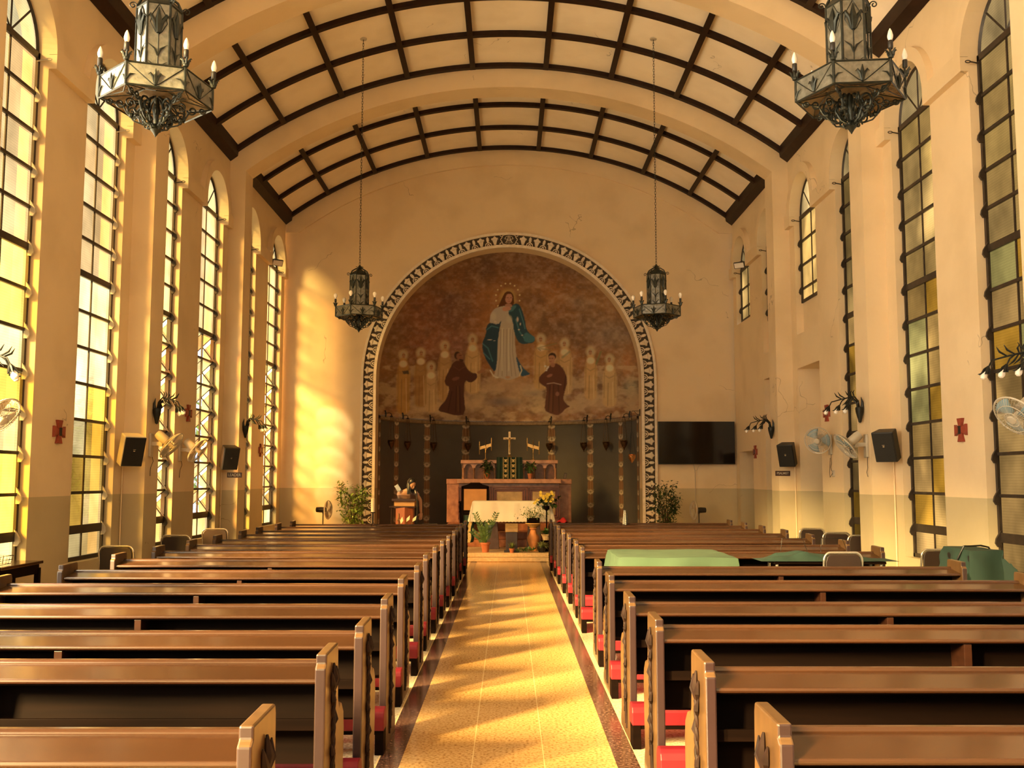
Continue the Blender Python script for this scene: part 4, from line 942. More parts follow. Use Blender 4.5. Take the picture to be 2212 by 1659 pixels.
def make_chandelier(candle, rot, chain):
    # origin on the axis at the height of the finial tip
    t = thing('chandelier', 'x', 'chandelier')
    R, r = .385, .155; zb, zt, z1 = .25, .41, .95
    g = G(); g.lathe([(.001, 0), (.022, .035), (.040, .055), (.034, .08), (.016, .10), (.020, .16), (.030, .20), (.020, .25), (.014, .32), (.05, .33)], n=12)
    for k in range(6):
        a = rot+PI/3*k; u = (math.cos(a), math.sin(a), 0); v = (0, 0, 1)
        def S(cx, cz, r0, turns, st, sg=1, w=.0065): g.tube([tuple(p) for p in spiral((u[0]*cx, u[1]*cx, cz), r0, turns, st, (u, v), 22, .2, sg)], w, 5)
        S(.13, .20, .075, 1.3, -PI/2, 1, .008); S(.075, .115, .045, 1.2, PI/2, -1, .007); S(.245, .225, .035, 1.3, PI, 1); S(.315, .232, .025, 1.3, 0, -1)
        S(.05, .07, .028, 1.1, 0, 1)
        g.tube([(u[0]*q, u[1]*q, z) for q, z in ((.02, .30), (.08, .26), (.11, .17), (.07, .10), (.03, .08))], .009, 6)
        g.tube([(u[0]*q, u[1]*q, z) for q, z in ((.37, .248), (.30, .225), (.225, .21), (.20, .16), (.15, .105), (.09, .085), (.045, .10))], .006, 5)
        a2 = a+PI/6; u2 = (math.cos(a2), math.sin(a2), 0)
        g.tube([tuple(p) for p in spiral((u2[0]*.10, u2[1]*.10, .17), .06, 1.3, 0, (u2, v), 20, .2)], .006, 5)
        g.tube([tuple(p) for p in spiral((u2[0]*.20, u2[1]*.20, .20), .04, 1.3, PI, (u2, v), 20, .2, -1)], .005, 5)
        g.ball((u[0]*.17, u[1]*.17, .145), .02, 8)
    g.build('scrollwork', M_BRONZE, t, smooth=True)
    # glass
    g = G(); A, B = hexp(R, zb, rot), hexp(R, zt, rot); C, D = hexp(r, .30, rot), hexp(.02, .30, rot)
    for i in range(6):
        j = (i+1) % 6; g.poly([A[i], A[j], B[j], B[i]])
    g.build('ring_glass', M_CGLASS, t)
    g = G()
    for i in range(6):
        j = (i+1) % 6; g.poly([A[i], A[j], C[j], C[i]]); g.poly([C[i], C[j], (0, 0, .29)])
    g.build('under_glass', M_CGLASSU, t)
    g = G(); A2, B2 = hexp(r, zt-.02, rot), hexp(r, z1, rot)
    for i in range(6):
        j = (i+1) % 6; g.poly([A2[i], A2[j], B2[j], B2[i]])
    g.build('lantern_glass', M_CGLASS, t)
    # framework and applied lilies
    g = G()
    for z in (zb, zt):
        P = hexp(R, z, rot); g.tube(P, .0075, 4, closed=True)
    P = hexp(r, z1, rot); g.tube(P, .009, 4, closed=True); g.tube(hexp(r, .30, rot), .005, 4, closed=True)
    for i in range(6):
        a = rot+PI/3*i; c, s_ = math.cos(a), math.sin(a); am = a+PI/6
        g.tube([(R*c, R*s_, zb), (R*c, R*s_, zt)], .010, 6); g.tube([(r*c, r*s_, zt-.02), (r*c, r*s_, z1)], .009, 6); g.tube([(R*c, R*s_, zb), (r*c, r*s_, .30)], .006, 5)
        # lead curves of ring panel
        cm, sm = math.cos(am), math.sin(am); ap = R*math.cos(PI/6)+.003; M = Matrix.Translation((ap*cm, ap*sm, zb))@Matrix.Rotation(am-PI/2, 4, 'Z')
        g.M = M; w = R/2; H = zt-zb
        g.tube([(-w, 0, H), (-w*.5, 0, H*.5), (-w*.12, 0, .02), (0, 0, .008), (w*.12, 0, .02), (w*.5, 0, H*.5), (w, 0, H)], .0035, 4)
        for q in (-1, 1): g.tube([(q*w, 0, .03), (q*w*.85, .003, .07), (q*w*.68, .003, .075)], [.008, .006, .001], 5)
        g.M = None; fleur(g, M@Matrix.Translation((0, .002, .012)), .115)
        # lantern panel: stem, leaves, framed lily
        ap = r*math.cos(PI/6)+.003; M = Matrix.Translation((ap*cm, ap*sm, zt))@Matrix.Rotation(am-PI/2, 4, 'Z'); g.M = M; H = z1-zt; w = r/2
        g.tube([(0, 0, 0), (0, 0, H*.58)], .004, 5)
        for z0 in (.02, H*.27):
            for q in (-1, 1): g.tube([(0, 0, z0), (q*w*.25, .003, z0+.05), (q*w*.85, .003, z0+.085)], [.007, .007, .001], 5)
        for q in (-1, 1): g.tube([(0, 0, H*.98), (q*w*.55, 0, H*.84), (q*w*.75, 0, H*.72), (q*w*.3, 0, H*.60), (0, 0, H*.56)], .003, 4)
        g.M = None; fleur(g, M@Matrix.Translation((0, .002, H*.58)), .19)
        # under-glass leading
        for q in (.5,): g.tube([(R*c, R*s_, zb), ((R*c+R*math.cos(a+PI/3))*.38, (R*s_+R*math.sin(a+PI/3))*.38, .268), (R*math.cos(a+PI/3), R*math.sin(a+PI/3), zb)], .0035, 4)
        g.tube([(r*c, r*s_, .30), ((R*.6)*cm, (R*.6)*sm, .262), (r*math.cos(a+PI/3), r*math.sin(a+PI/3), .30)], .0035, 4)
    g.build('frame', M_BRONZE, t, smooth=True)
    # cap
    g = G(); g.lathe([(r*1.05, z1), (r*.98, z1+.02), (r*.75, z1+.06), (r*.42, z1+.085), (.03, z1+.11), (.018, z1+.13), (.03, z1+.15), (.008, z1+.18)], n=6, rot=rot)
    for i in range(6):
        a = rot+PI/3*i; u = (math.cos(a), math.sin(a), 0)
        g.tube([tuple(p) for p in spiral((u[0]*(r+.03), u[1]*(r+.03), z1+.015), .028, 1.3, PI, (u, (0, 0, 1)), 18, .2, -1)], .005, 5)
        g.tube([(u[0]*q, u[1]*q, z1+z) for q, z in ((r, .01), (r*.8, .075), (r*.4, .115), (.03, .12))], .010, 5); g.tube([(u[0]*q, u[1]*q, z1+z) for q, z in ((.02, .12), (.05, .15), (.07, .145))], [.008, .006, .001], 5)
    g.build('cap', M_BRONZE, t, smooth=True)
    for i in range(6):
        a = rot+PI/3*i; p = ((R+.004)*math.cos(a), (R+.004)*math.sin(a), zt)
        g = G(); tulip(g, p, .62); cu = g.build('lamp_cup', M_BRONZE, t, smooth=True)
        g = G(); g.tube([(p[0], p[1], zt+.03), (p[0], p[1], zt+.075)], .006, 6); g.lathe([(.014, .07), (.018, .075), (.018, .125), (.016, .13)], p, 10); g.build('socket', M_BLACK, cu, smooth=True)
        g = G()
        if candle: g.lathe([(.012, .13), (.019, .15), (.020, .165), (.013, .195), (.004, .215), (.001, .218)], p, 12)
        else: g.lathe([(.012, .128), (.014, .14), (.027, .165), (.031, .185), (.027, .205), (.014, .220), (.001, .224)], p, 14)
        g.build('bulb', M_BULB, cu, smooth=True)
    g = G(); z = z1+.17; k = 0; top = chain
    while z < top-.10:
        L_ = .052; c, s_ = (1, 0) if k % 2 == 0 else (0, 1)
        pts = []
        for q in range(12):
            a = 2*PI*q/12; e = .011*math.cos(a); f_ = math.sin(a); pts.append((c*e, s_*e, z+L_/2+f_*.011+(.017 if f_ > 0 else -.017 if f_ < 0 else 0)))
        g.tube(pts, .0035, 5, closed=True); z += .046; k += 1
    g.tube([(0, 0, z-.01), (0, 0, top)], .006, 6); g.build('chain', M_BRONZE, t, smooth=True)
    g = G(); g.lathe([(.055, top-.012), (.06, top-.004), (.06, top+.01)], n=20); g.build('ceiling_rose', M_WHITEPL, t, smooth=True)
    return t
zc_ = vault_z(2.47)+.083
for cd, rot, loc, lab in ((True, R_(18), (-2.55, 6.98, 4.05), 'near left wrought iron chandelier with glass panels and candle bulbs, before the left windows'),
                     (True, R_(-5.4), (2.465, 6.95, 4.075), 'near right wrought iron chandelier with glass panels and candle bulbs'),
                     (False, R_(18), (-2.47, 16.23, 4.0), 'far left chandelier with round bulbs hanging beside the mural arch'),
                     (False, R_(-17), (2.44, 16.22, 4.02), 'far right chandelier with round bulbs, above the wall television')):
    c_ = make_chandelier(cd, rot, vault_z(abs(loc[0]))+.083-loc[2]-.004); c_.location = loc; c_['label'] = lab; c_['group'] = 'nave chandeliers'

# ------------------------------------------------------------------ wall sconces on the pilasters
def make_sconce():
    t = thing('wall_sconce', 'x', 'sconce', group='iron lily sconces on the pilasters')
    # local +x points from the wall into the nave
    g = G(); g.lathe([(.004, -.17), (.020, -.16), (.026, -.13), (.055, -.02), (.06, .03), (.052, .05), (.02, .055)], (.055, 0, 0), 10)
    for dx in (.0,): g.tube([(.02, 0, .02), (.012, 0, .10), (.03, .0, .19)], [.03, .022, .003], 6)
    g.tube([(.085, .02, .02), (.10, .04, .08), (.08, .06, .14)], [.016, .014, .003], 6)
    g.build('wall_vase', M_IRON, t, smooth=True)
    for k, (yy, L_, zt) in enumerate(((-.16, .42, .10), (.0, .33, .12), (.17, .26, .10))):
        P = [(.06, yy*.1, .03), (.09, yy*.3, .13), (.16, yy*.6, .19), (.25, yy*.9, .17) if L_ > .3 else (.20, yy*.9, .18), (L_-.03, yy, .10+.03), (L_, yy, .07)]
        g = G(); g.tube(P, [.011, .011, .010, .009, .008, .008], 7)
        g.tube([P[2], (P[2][0]+.02, P[2][1]+.01, .24), (P[2][0]+.0, P[2][1]+.02, .28)], [.008, .010, .002], 6); g.tube([P[3], (P[3][0]+.07, P[3][1], .21), (P[3][0]+.10, P[3][1], .26)], [.008, .010, .002], 6)
        g.tube([P[2], (P[2][0]+.04, P[2][1]-.03, .12), (P[2][0]+.09, P[2][1]-.04, .08)], [.006, .011, .002], 6)
        for q in range(5):
            a = 2*PI*q/5; c, s_ = math.cos(a), math.sin(a)
            g.tube([(L_, yy, .075), (L_+.02+.018*c, yy+.022*s_, .045), (L_+.035+.034*c, yy+.040*s_, .005), (L_+.05+.055*c, yy+.06*s_, .0)], [.010, .014, .010, .002], 5)
        st = g.build('stem', M_IRON, t, smooth=True)
        g = G(); M = Matrix.Translation((L_+.02, yy, .035))@Matrix.Rotation(R_(150), 4, 'Y'); g.M = M; g.lathe([(.012, .0), (.015, .02), (.028, .05), (.030, .068), (.022, .088), (.001, .098)], n=12); g.M = None
        g.build('bulb', M_BULB, st, smooth=True)
    return t
base = make_sconce(); i = 0
for x, y, z, rz, lab in ((-4.9, 13.70, 2.52, 0, 'left wall above the middle chair'), (-4.9, 18.33, 2.52, 0, 'left wall beyond the LEADER sign'), (-4.9, 9.06, 2.55, 0, 'left edge above a fan'),
                     (4.9, 18.35, 2.52, PI, 'right wall beyond the PSALMIST sign'), (4.9, 13.70, 2.55, PI, 'right wall above two fans'), (4.9, 9.06, 2.58, PI, 'right edge above a fan')):
    c_ = base if i == 0 else dup(base, (0, 0, 0)); c_.location = (x, y, z); c_.rotation_euler = (0, 0, rz); c_['label'] = 'black iron lily sconce with bulbs, '+lab; i += 1

# ------------------------------------------------------------------ fans
def cage(g, R, dep, n=44, rings=(.35, .7, 1)):
    # axis +x, front at x=dep
    for k in rings: g.tube([(dep*.5+dep*.5*(1-k**2)**.5 if k < 1 else dep*.5, R*k*math.cos(a), R*k*math.sin(a)) for a in [2*PI*i/30 for i in range(30)]], .004 if k < 1 else .009, 5, closed=True)
    for k in rings[:2]: g.tube([(dep*.5-dep*.5*(1-k**2)**.5, R*k*math.cos(a), R*k*math.sin(a)) for a in [2*PI*i/30 for i in range(30)]], .0035, 5, closed=True)
    for i in range(n):
        a = 2*PI*i/n
        for sg in (-1, 1): g.tube([(dep*.5+sg*dep*.5*(max(0, 1-k*k))**.5, R*k*math.cos(a), R*k*math.sin(a)) for k in (.15, .45, .75, .93, 1)], .0021, 3, cap=False)
def blades(g, R, x, n=3):
    for i in range(n):
        a0 = 2*PI*i/n
        def fn(u, v): rr = R*(.18+.72*u); a = a0+(v-.5)*(.95+.25*u); return (x+.025*(v-.5)+.005*math.sin(3*u), rr*math.cos(a), rr*math.sin(a))
        g.grid(fn, 6, 6)
M_BLUEPL = mat('blue_grey_plastic', (.24, .36, .42), rough=.25, var=.05)
M_GREYPL = mat('amber_plastic', (.45, .33, .20), rough=.3, var=.05)
def make_fan(blade_m, aim, tilt):
    # local +x from the wall; aim = yaw of the head, tilt downward
    t = thing('wall_fan', 'x', 'fan', group='white wall fans')
    g = G(); g.box(0, .035, -.055, .055, -.16, .16); g.build('wall_bracket', M_WHITEPL, t, bevel=.008)
    g = G(); g.box(.03, .17, -.02, .02, -.01, .045); g.box(.13, .18, -.03, .03, -.02, .06); g.build('arm', M_WHITEPL, t, bevel=.006)
    H = Matrix.Translation((.17, 0, .10))@Matrix.Rotation(aim, 4, 'Z')@Matrix.Rotation(tilt, 4, 'Y')
    g = G(); g.M = H; g.lathe([(.02, -.10), (.062, -.095), (.068, -.04), (.066, .06), (.05, .085), (.02, .09)], n=18) if False else None
    g.M = H@Matrix.Rotation(PI/2, 4, 'Y'); g.lathe([(.02, -.10), (.060, -.09), (.066, -.04), (.066, .06), (.052, .085), (.02, .09)], n=18)
    g.build('motor_housing', M_WHITEPL, t, smooth=True)
    g = G(); g.M = H@Matrix.Translation((.10, 0, 0)); cage(g, .21, .13); gr = g.build('grille', M_WHITEPL, t, smooth=True)
    g = G(); g.M = H@Matrix.Translation((.10, 0, 0)); blades(g, .21, .06); g.build('blades', blade_m, t, smooth=True, solid=.003)
    g = G(); g.M = H@Matrix.Translation((.10, 0, 0))@Matrix.Rotation(PI/2, 4, 'Y'); g.lathe([(.03, .03), (.03, .12), (.045, .128), (.04, .136), (.01, .14)], n=18); g.build('hub_cap', M_WHITEPL, t, smooth=True)
    g = G(); g.tube([(.02, .05, -.14), (.03, .07, -.22), (.015, .03, -.30), (.02, .0, -.36), (.012, .02, -.42)], .004, 5); g.build('pull_cord', M_IRON, t)
    return t
FB = make_fan(M_BLUEPL, R_(-28), R_(28))
FD = [(-4.9, 13.62, 2.06, 0, 2, 40, M_WHITEPL, 'left pilaster, below the lily sconce'), (-5.2, 15.75, 2.04, 0, -8, 36, M_GREYPL, 'left pier, before the open window'), (-4.9, 9.02, 2.16, 0, -12, 40, M_GREYPL, 'left edge of the view'),
      (4.9, 13.60, 2.06, 180, 0, 40, M_BLUEPL, 'right pilaster, nearer of the two'), (5.2, 16.05, 2.16, 180, 58, 12, M_BLUEPL, 'right pier before the tall doorway'), (4.9, 9.06, 2.18, 180, 20, 38, M_BLUEPL, 'right edge of the view')]
for o in [x for x in bpy.data.objects if x.parent == FB]+[FB]: bpy.data.objects.remove(o)
for x, y, z, rz, aim, tl, bm_, lab in FD:
    f = make_fan(bm_, R_(aim), R_(tl)); f.location = (x, y, z); f.rotation_euler = (0, 0, R_(rz)); f['label'] = 'cream wall fan, '+lab
def floor_fan(x, y, rz, lab):
    t = thing('standing_fan', lab, 'fan', (x, y, .16), rz, 'standing fans at the back wall')
    g = G(); g.lathe([(.20, 0), (.20, .02), (.05, .04), (.02, .05)], n=24); g.build('base', M_BLACK, t, smooth=True)
    g = G(); g.tube([(0, 0, .04), (0, 0, .72)], .013, 8); g.build('pole', M_BLACK, t)
    g = G(); g.M = Matrix.Translation((0, 0, .78))@Matrix.Rotation(PI/2, 4, 'Y'); g.lathe([(.02, -.16), (.055, -.15), (.062, -.04), (.05, .06), (.02, .07)], n=16); g.M = None; g.tube([(0, 0, .70), (0, 0, .78)], .022, 8); g.build('motor_housing', M_BLACK, t, smooth=True)
    g = G(); g.M = Matrix.Translation((.05, 0, .78)); cage(g, .20, .13); g.build('grille', M_WHITEPL, t, smooth=True)
    g = G(); g.M = Matrix.Translation((.05, 0, .78)); blades(g, .2, .06); g.build('blades', M_GREYPL, t, smooth=True, solid=.003)
floor_fan(-4.02, 21.75, R_(-12), 'black standing fan with round cage, back left corner by the tall plant')
floor_fan(4.13, 21.75, R_(190), 'black standing fan with round cage, below the wall television')

# ------------------------------------------------------------------ loudspeakers, signs, stations of the cross, television, floodlights
M_GRILLE = mat('speaker_grille', (.010, .008, .006), rough=.7, var=.3, scale=60)
def speaker(x, y, z, yaw, shell, lab):
    t = thing('loudspeaker', 'black-fronted wall loudspeaker, '+lab, 'speaker', (x, y, z), yaw, 'wall loudspeakers')
    # local -y is the front, tipped down
    M = Matrix.Rotation(R_(18), 4, 'X')
    g = G(); g.M = M; g.prism([(-.15, -.10), (.15, -.10), (.12, .09), (-.12, .09)], -.205, .205, 'z'); g.build('cabinet', shell, t, bevel=.012)
    g = G(); g.M = M; g.box(-.14, .14, -.112, -.098, -.195, .195); gr = g.build('grille', M_GRILLE, t, bevel=.006)
    g = G(); g.M = M; g.box(-.018, .018, -.115, -.111, .03, .036); g.box(-.013, .013, -.115, -.111, .005, .02); g.build('badge', M_CHROME, gr)
    g = G(); g.box(-.03, .03, .08, .17, -.04, .04); g.build('mount', M_BLACK, t, bevel=.004)
speaker(-4.99, 13.17, 1.985, R_(46), M_WHITEPL, 'cream-sided, left wall'); speaker(-4.985, 17.80, 1.985, R_(38), M_BLACK, 'left wall over the LEADER sign')
speaker(5.01, 13.17, 2.055, R_(-46), M_BLACK, 'right wall, nearer one'); speaker(4.985, 17.80, 2.05, R_(-38), M_BLACK, 'right wall over the PSALMIST sign')
for txt, x, z, lab in (('LEADER', -4.957, 1.672, 'left'), ('PSALMIST', 4.966, 1.714, 'right')):
    t = thing('wall_sign', f'small dark sign reading {txt} in white on the {lab} pilaster', 'sign', (x, 18.09, z), 0, 'name signs')
    g = G(); g.box(-.133, .133, -.008, .008, -.045, .045); g.build('board', mat('sign_board', (.05, .018, .015), rough=.5), t, bevel=.002)
    text_mesh(txt, .072 if txt == 'LEADER' else .06, .002, M_WHITEPL, t, Matrix.Translation((0, -.010, 0))@Matrix.Rotation(PI/2, 4, 'X')@Matrix.Scale(.92 if txt == 'LEADER' else .86, 4, (1, 0, 0)))
for i, (x, y, z, lab) in enumerate(((-5.2, 11.49, 2.14, 'left pier, nearest the viewer'), (-5.2, 16.1, 2.66, 'left pier above the fan'), (-5.2, 20.88, 2.20, 'left pier near the back corner'),
                      (5.2, 11.39, 2.17, 'right pier, nearest the viewer'), (5.2, 16.18, 2.68, 'right pier behind the lily sconce'), (5.2, 20.95, 2.18, 'right pier by the far doorway'))):
    t = thing('station_cross', 'small red-brown flared wooden cross, '+lab, 'cross', (x, y, z), 0 if x < 0 else PI, 'station crosses')
    g = G()
    for k in range(4):
        g.M = Matrix.Rotation(PI/2*k, 4, 'X')@Matrix.Scale(1, 4); w = 1.0
        g.prism([(-.022, .0), (.022, .0), (.040, .075), (.066, .135), (-.066, .135), (-.040, .075)], .0, .035, 'x')
    g.M = None; o = g.build('cross_body', M_MAROON, t, bevel=.003)
    g = G(); g.box(.034, .040, -.032, .032, -.048, .048); g.build('plaque', M_BLACK, t, bevel=.002)
t = thing('television', 'large black flat television on the back wall right of the arch', 'television', (4.28, 22.70, 2.433))
g = G(); g.box(-.875, .875, -.02, .025, -.487, .487); g.build('housing', M_BLACK, t, bevel=.006)
g = G(); g.box(-.862, .862, -.024, -.0195, -.470, .476); g.build('screen', mat('screen_glass', (.008, .007, .006), rough=.12, var=.05), t)
g = G(); g.box(-.2, .2, .02, .12, -.15, .15); g.build('wall_mount', M_BLACK, t)
g = G(); g.tube([(4.22, 22.76, 1.96), (4.235, 22.77, 1.88), (4.25, 22.77, 1.80), (4.25, 22.78, 1.2), (4.27, 22.78, .4)], .007, 6); g.tube([(4.25, 22.77, 1.80), (4.30, 22.76, 1.82), (4.33, 22.76, 1.90), (4.45, 22.76, 1.96)], .004, 5)
tag(g.build('tv_cable', M_WHITEPL), 'pale cable running down the wall from the television', 'cable')
for x, y, z, rz, lab in ((-5.03, 21.28, 6.28, 1, 'left'), (5.03, 21.35, 6.26, -1, 'right')):
    t = thing('floodlight', f'small square floodlight clipped to the arch band, {lab} back corner', 'light', (x, y, z))
    g = G(); g.M = Matrix.Rotation(R_(35)*rz, 4, 'Z')@Matrix.Rotation(R_(28), 4, 'X'); g.box(-.12, .12, -.03, .02, -.07, .07); g.build('housing', M_BLACK, t, bevel=.006)
    g = G(); g.M = Matrix.Rotation(R_(35)*rz, 4, 'Z')@Matrix.Rotation(R_(28), 4, 'X'); g.box(-.105, .105, -.034, -.029, -.056, .056); g.build('lens', M_BULB, t)
    g = G(); g.tube([(-rz*.08, 0, -.02), (0, .03, 0), (rz*.0, .0, .03)], .008, 6); g.tube([(0, .0, .07), (-rz*.08, .02, .10)], .006, 6); g.build('bracket', M_IRON, t)
# switch boxes, trunking and plugs
for x, y, z, h, lab in ((5.19, 15.95, 1.70, .10, 'right pier below the farther fan'), (-5.19, 16.35, 1.92, .09, 'left pier below the fan')):
    t = thing('wall_socket', 'small cream wall socket, '+lab, 'socket', (x, y, z)); g = G(); g.box(-.012, .012, -.04, .04, -h/2, h/2); g.build('plate', M_WHITEPL, t, bevel=.003)
    g = G(); s_ = 1 if x > 0 else -1; g.tube([(-s_*.015, 0, 0), (-s_*.04, .05, -.06), (-s_*.02, .12, .02), (-s_*.02, .08, .25)], .004, 5); g.build('lead', M_BLACK, t)
for x, y in ((-5.195, 13.42), (-5.195, 18.05), (5.195, 13.42), (5.195, 18.05)):
    g = G(); s_ = 1 if x > 0 else -1; g.tube([(x-s_*.012, y, .05), (x-s_*.012, y, 1.85)], .010, 6); tag(g.build('conduit', M_PLASTER), 'painted vertical conduit in the %s corner of the %s pilaster' % ('left-wall' if x < 0 else 'right-wall', 'nearer' if y < 15 else 'farther'), 'conduit')
# ------------------------------------------------------------------ sanctuary
PZ = .16
# high altar
AYF = 22.95; AZB = .61
t = thing('high_altar', 'red-brown marble high altar with arcaded shelf at the back of the apse', 'altar', (-.0, AYF, AZB))
g = G(); g.box(-1.43, 1.45, .22, 1.25, 0, .98); g.build('body', M_MARBLE, t, bevel=.008)
g = G(); g.box(-1.44, 1.46, .20, 1.27, .88, 1.0); g.build('wing_cornice', M_STONE if False else M_MARBLE, t, bevel=.01)
g = G(); g.box(-1.18, 1.20, -.12, .9, .90, 1.0); g.build('mensa', mat('rose_marble', (.48, .25, .15), rough=.25, var=.2, scale=7), t, bevel=.01)
g = G(); g.box(-1.14, 1.16, -.02, .30, 0, .90); fr = g.build('frontal', M_MARBLE2, t, bevel=.006)
for c in (-.78, 0.02, .80):
    w = .26 if c else .26; w = .30 if abs(c) < .1 else .27
    g = G()
    for k, (o_, d) in enumerate(((.10, .025), (.055, .045), (.015, .03))):
        for a, b, cc, dd in ((c-w-o_, c-w-o_+.022, .18-o_, .72+o_), (c+w+o_-.022, c+w+o_, .18-o_, .72+o_), (c-w-o_, c+w+o_, .72+o_-.022, .72+o_), (c-w-o_, c+w+o_, .18-o_, .18-o_+.022)): g.box(a, b, -.02-d, -.01, cc, dd)
    g.build('panel_moulding', mat('dark_moulding', (.16, .05, .03), rough=.3, var=.2), fr, bevel=.003)
    g = G(); g.box(c-w+.01, c+w-.01, -.035, -.01, .19, .71); g.build('inlay', M_ONYX, fr)
# retable with arcades
g = G(); g.box(-1.10, 1.13, .55, .9, 1.0, 1.40); rt = g.build('retable', mat('niche_shade_marble', (.17, .065, .03), rough=.4, var=.3, scale=9), t, bevel=.004)  # shade of the niches put into the colour behind the arches
g = G(); g.box(-1.12, 1.15, .40, .92, 1.36, 1.44); g.build('retable_shelf', MATS['rose_marble'], t, bevel=.008)
for s_ in (-1, 1):
    for k in range(4):
        c = .015+s_*(.955-.245*k)
        if abs(c) < .28: continue
        for q, nm in ((c, 'arch'),):
            g = G(); w, r = .1225, .088; th = [PI*i/16 for i in range(17)]
            pts = [(q-r*math.cos(a), 1.255+r*math.sin(a)) for a in th]
            for (x1, z1), (x2, z2) in zip(pts, pts[1:]):
                g.poly([(x1, .46, z1), (x2, .46, z2), (x2, .46, 1.37), (x1, .46, 1.37)]); g.poly([(x1, .46, z1), (x2, .46, z2), (x2, .56, z2), (x1, .56, z1)])
            for a, b in ((q-w, q-r), (q+r, q+w)): g.poly([(a, .46, 1.255), (b, .46, 1.255), (b, .46, 1.37), (a, .46, 1.37)])
            g.build('arcade_arch', MATS['rose_marble'], rt)
        for q in (c-.1225, c+.1225):
            g = G(); g.lathe([(.030, 0), (.030, .02), (.02, .03), (.02, .20), (.03, .225), (.034, .255)], (q, .485, 1.0), 12); g.build('colonnette', MATS['rose_marble'], rt, smooth=True)
t = thing('tabernacle_veil', 'dark green veil with gold embroidered orphreys over the tabernacle', 'veil', (.02, 23.33, 1.61))
g = G(); g.grid(lambda u, v: ((u-.5)*.60*(1+.03*(1-v)), -.02+.012*math.sin(u*40), .505*v), 60, 4); g.grid(lambda u, v: ((u-.5)*.60, -.02+.30*v, .505+.004*math.sin(u*30)), 20, 4)
vl = g.build('veil_cloth', M_GREEN, t, smooth=True)
M_GOLD = mat('gold_thread', (.62, .48, .22), rough=.5, var=.2, scale=30)
for q in (-.09, .09):
    for x in (-.055, .055):
        g = G(); g.box(q+x-.006, q+x+.006, -.040, -.034, .01, .50); g.build('orphrey_band', M_GOLD, t)
    for k in range(4):
        g = G(); z = .07+.118*k; g.ball((q, -.040, z), .026, 8, (1, .2, 1.2)); 
        for s_ in (-1, 1): g.ball((q+s_*.024, -.04, z+.022), .014, 8, (1, .2, 1)); g.ball((q+s_*.02, -.04, z-.025), .012, 8, (1, .2, 1))
        g.build('embroidery', M_GOLD, t, smooth=True)
t = thing('crucifix', 'gilt and pale crucifix standing over the green veil', 'crucifix', (.02, 23.45, 2.118))
g = G(); g.lathe([(.06, 0), (.062, .012), (.035, .03), (.02, .05), (.024, .07)], n=16); g.build('foot', M_BRASS, t, smooth=True)
g = G(); g.box(-.026, .026, -.012, .012, .07, .60); g.box(-.145, .145, -.012, .012, .415, .465); g.build('cross', mat('pale_gilt', (.82, .66, .44), rough=.4, var=.12, scale=10), t, bevel=.003)
g = G(); g.tube([(0, -.03, .10), (.004, -.035, .17), (-.004, -.04, .25), (0, -.035, .30), (0, -.03, .38), (0, -.03, .41)], [.008, .012, .016, .018, .022, .012], 8)
g.ball((.004, -.036, .435), .018, 8); g.tube([(-.12, -.022, .445), (-.06, -.028, .425), (0, -.03, .395), (.06, -.028, .425), (.12, -.022, .445)], [.005, .007, .012, .007, .005], 6); g.build('figure', M_BRASS, t, smooth=True)
def candelabrum(x, s_, lab):
    t = thing('candelabrum', lab, 'candelabrum', (x, 23.45, 2.054), 0, 'candelabra')
    g = G(); g.lathe([(.045, 0), (.045, .01), (.015, .03), (.009, .05), (.009, .16), (.014, .17), (.009, .18), (.008, .38)], n=12); g.build('stem', M_BRASS, t, smooth=True)
    g = G(); zl = lambda q: .33+s_*q*.30
    g.prism([(-.135, zl(-.135)-.05), (.135, zl(.135)-.05), (.135, zl(.135)+.02), (-.135, zl(-.135)+.02)], -.003, .003, 'y')
    for q in (-1, 1): g.tube([(0, 0, .22), (q*.03, 0, .27), (q*.07, 0, zl(q*.07)-.05)], .005, 6)
    for k in range(7): x_ = -.12+.04*k; g.tube([(x_+.012*math.cos(a), -.005, zl(x_)-.015+.018*math.sin(a)) for a in [2*PI*i/8 for i in range(8)]], .0035, 4, closed=True)
    g.build('arm_bar', M_BRASS, t, smooth=True)
    for q in (-.14, 0, .14):
        g = G(); g.lathe([(.004, -.16 if q else -.02), (.010, -.15 if q else 0), (.011, .06), (.013, .08), (.009, .10), (.011, .12), (.001, .155)], (q, 0, zl(q)), 10); g.build('candle_tube', M_OLDBRASS if q == 0 else M_BRASS, t, smooth=True)
candelabrum(-.545, 1, 'three-branched brass candelabrum left of the crucifix'); candelabrum(.575, -1, 'three-branched brass candelabrum right of the crucifix')
def lance(cx=0, cy=0, zr=(0, 1), rad=.2): return lambda r: ((cx+r.gauss(0, rad), cy+r.gauss(0, rad), zr[0]+(zr[1]-zr[0])*r.random()), rdir(r, .3))
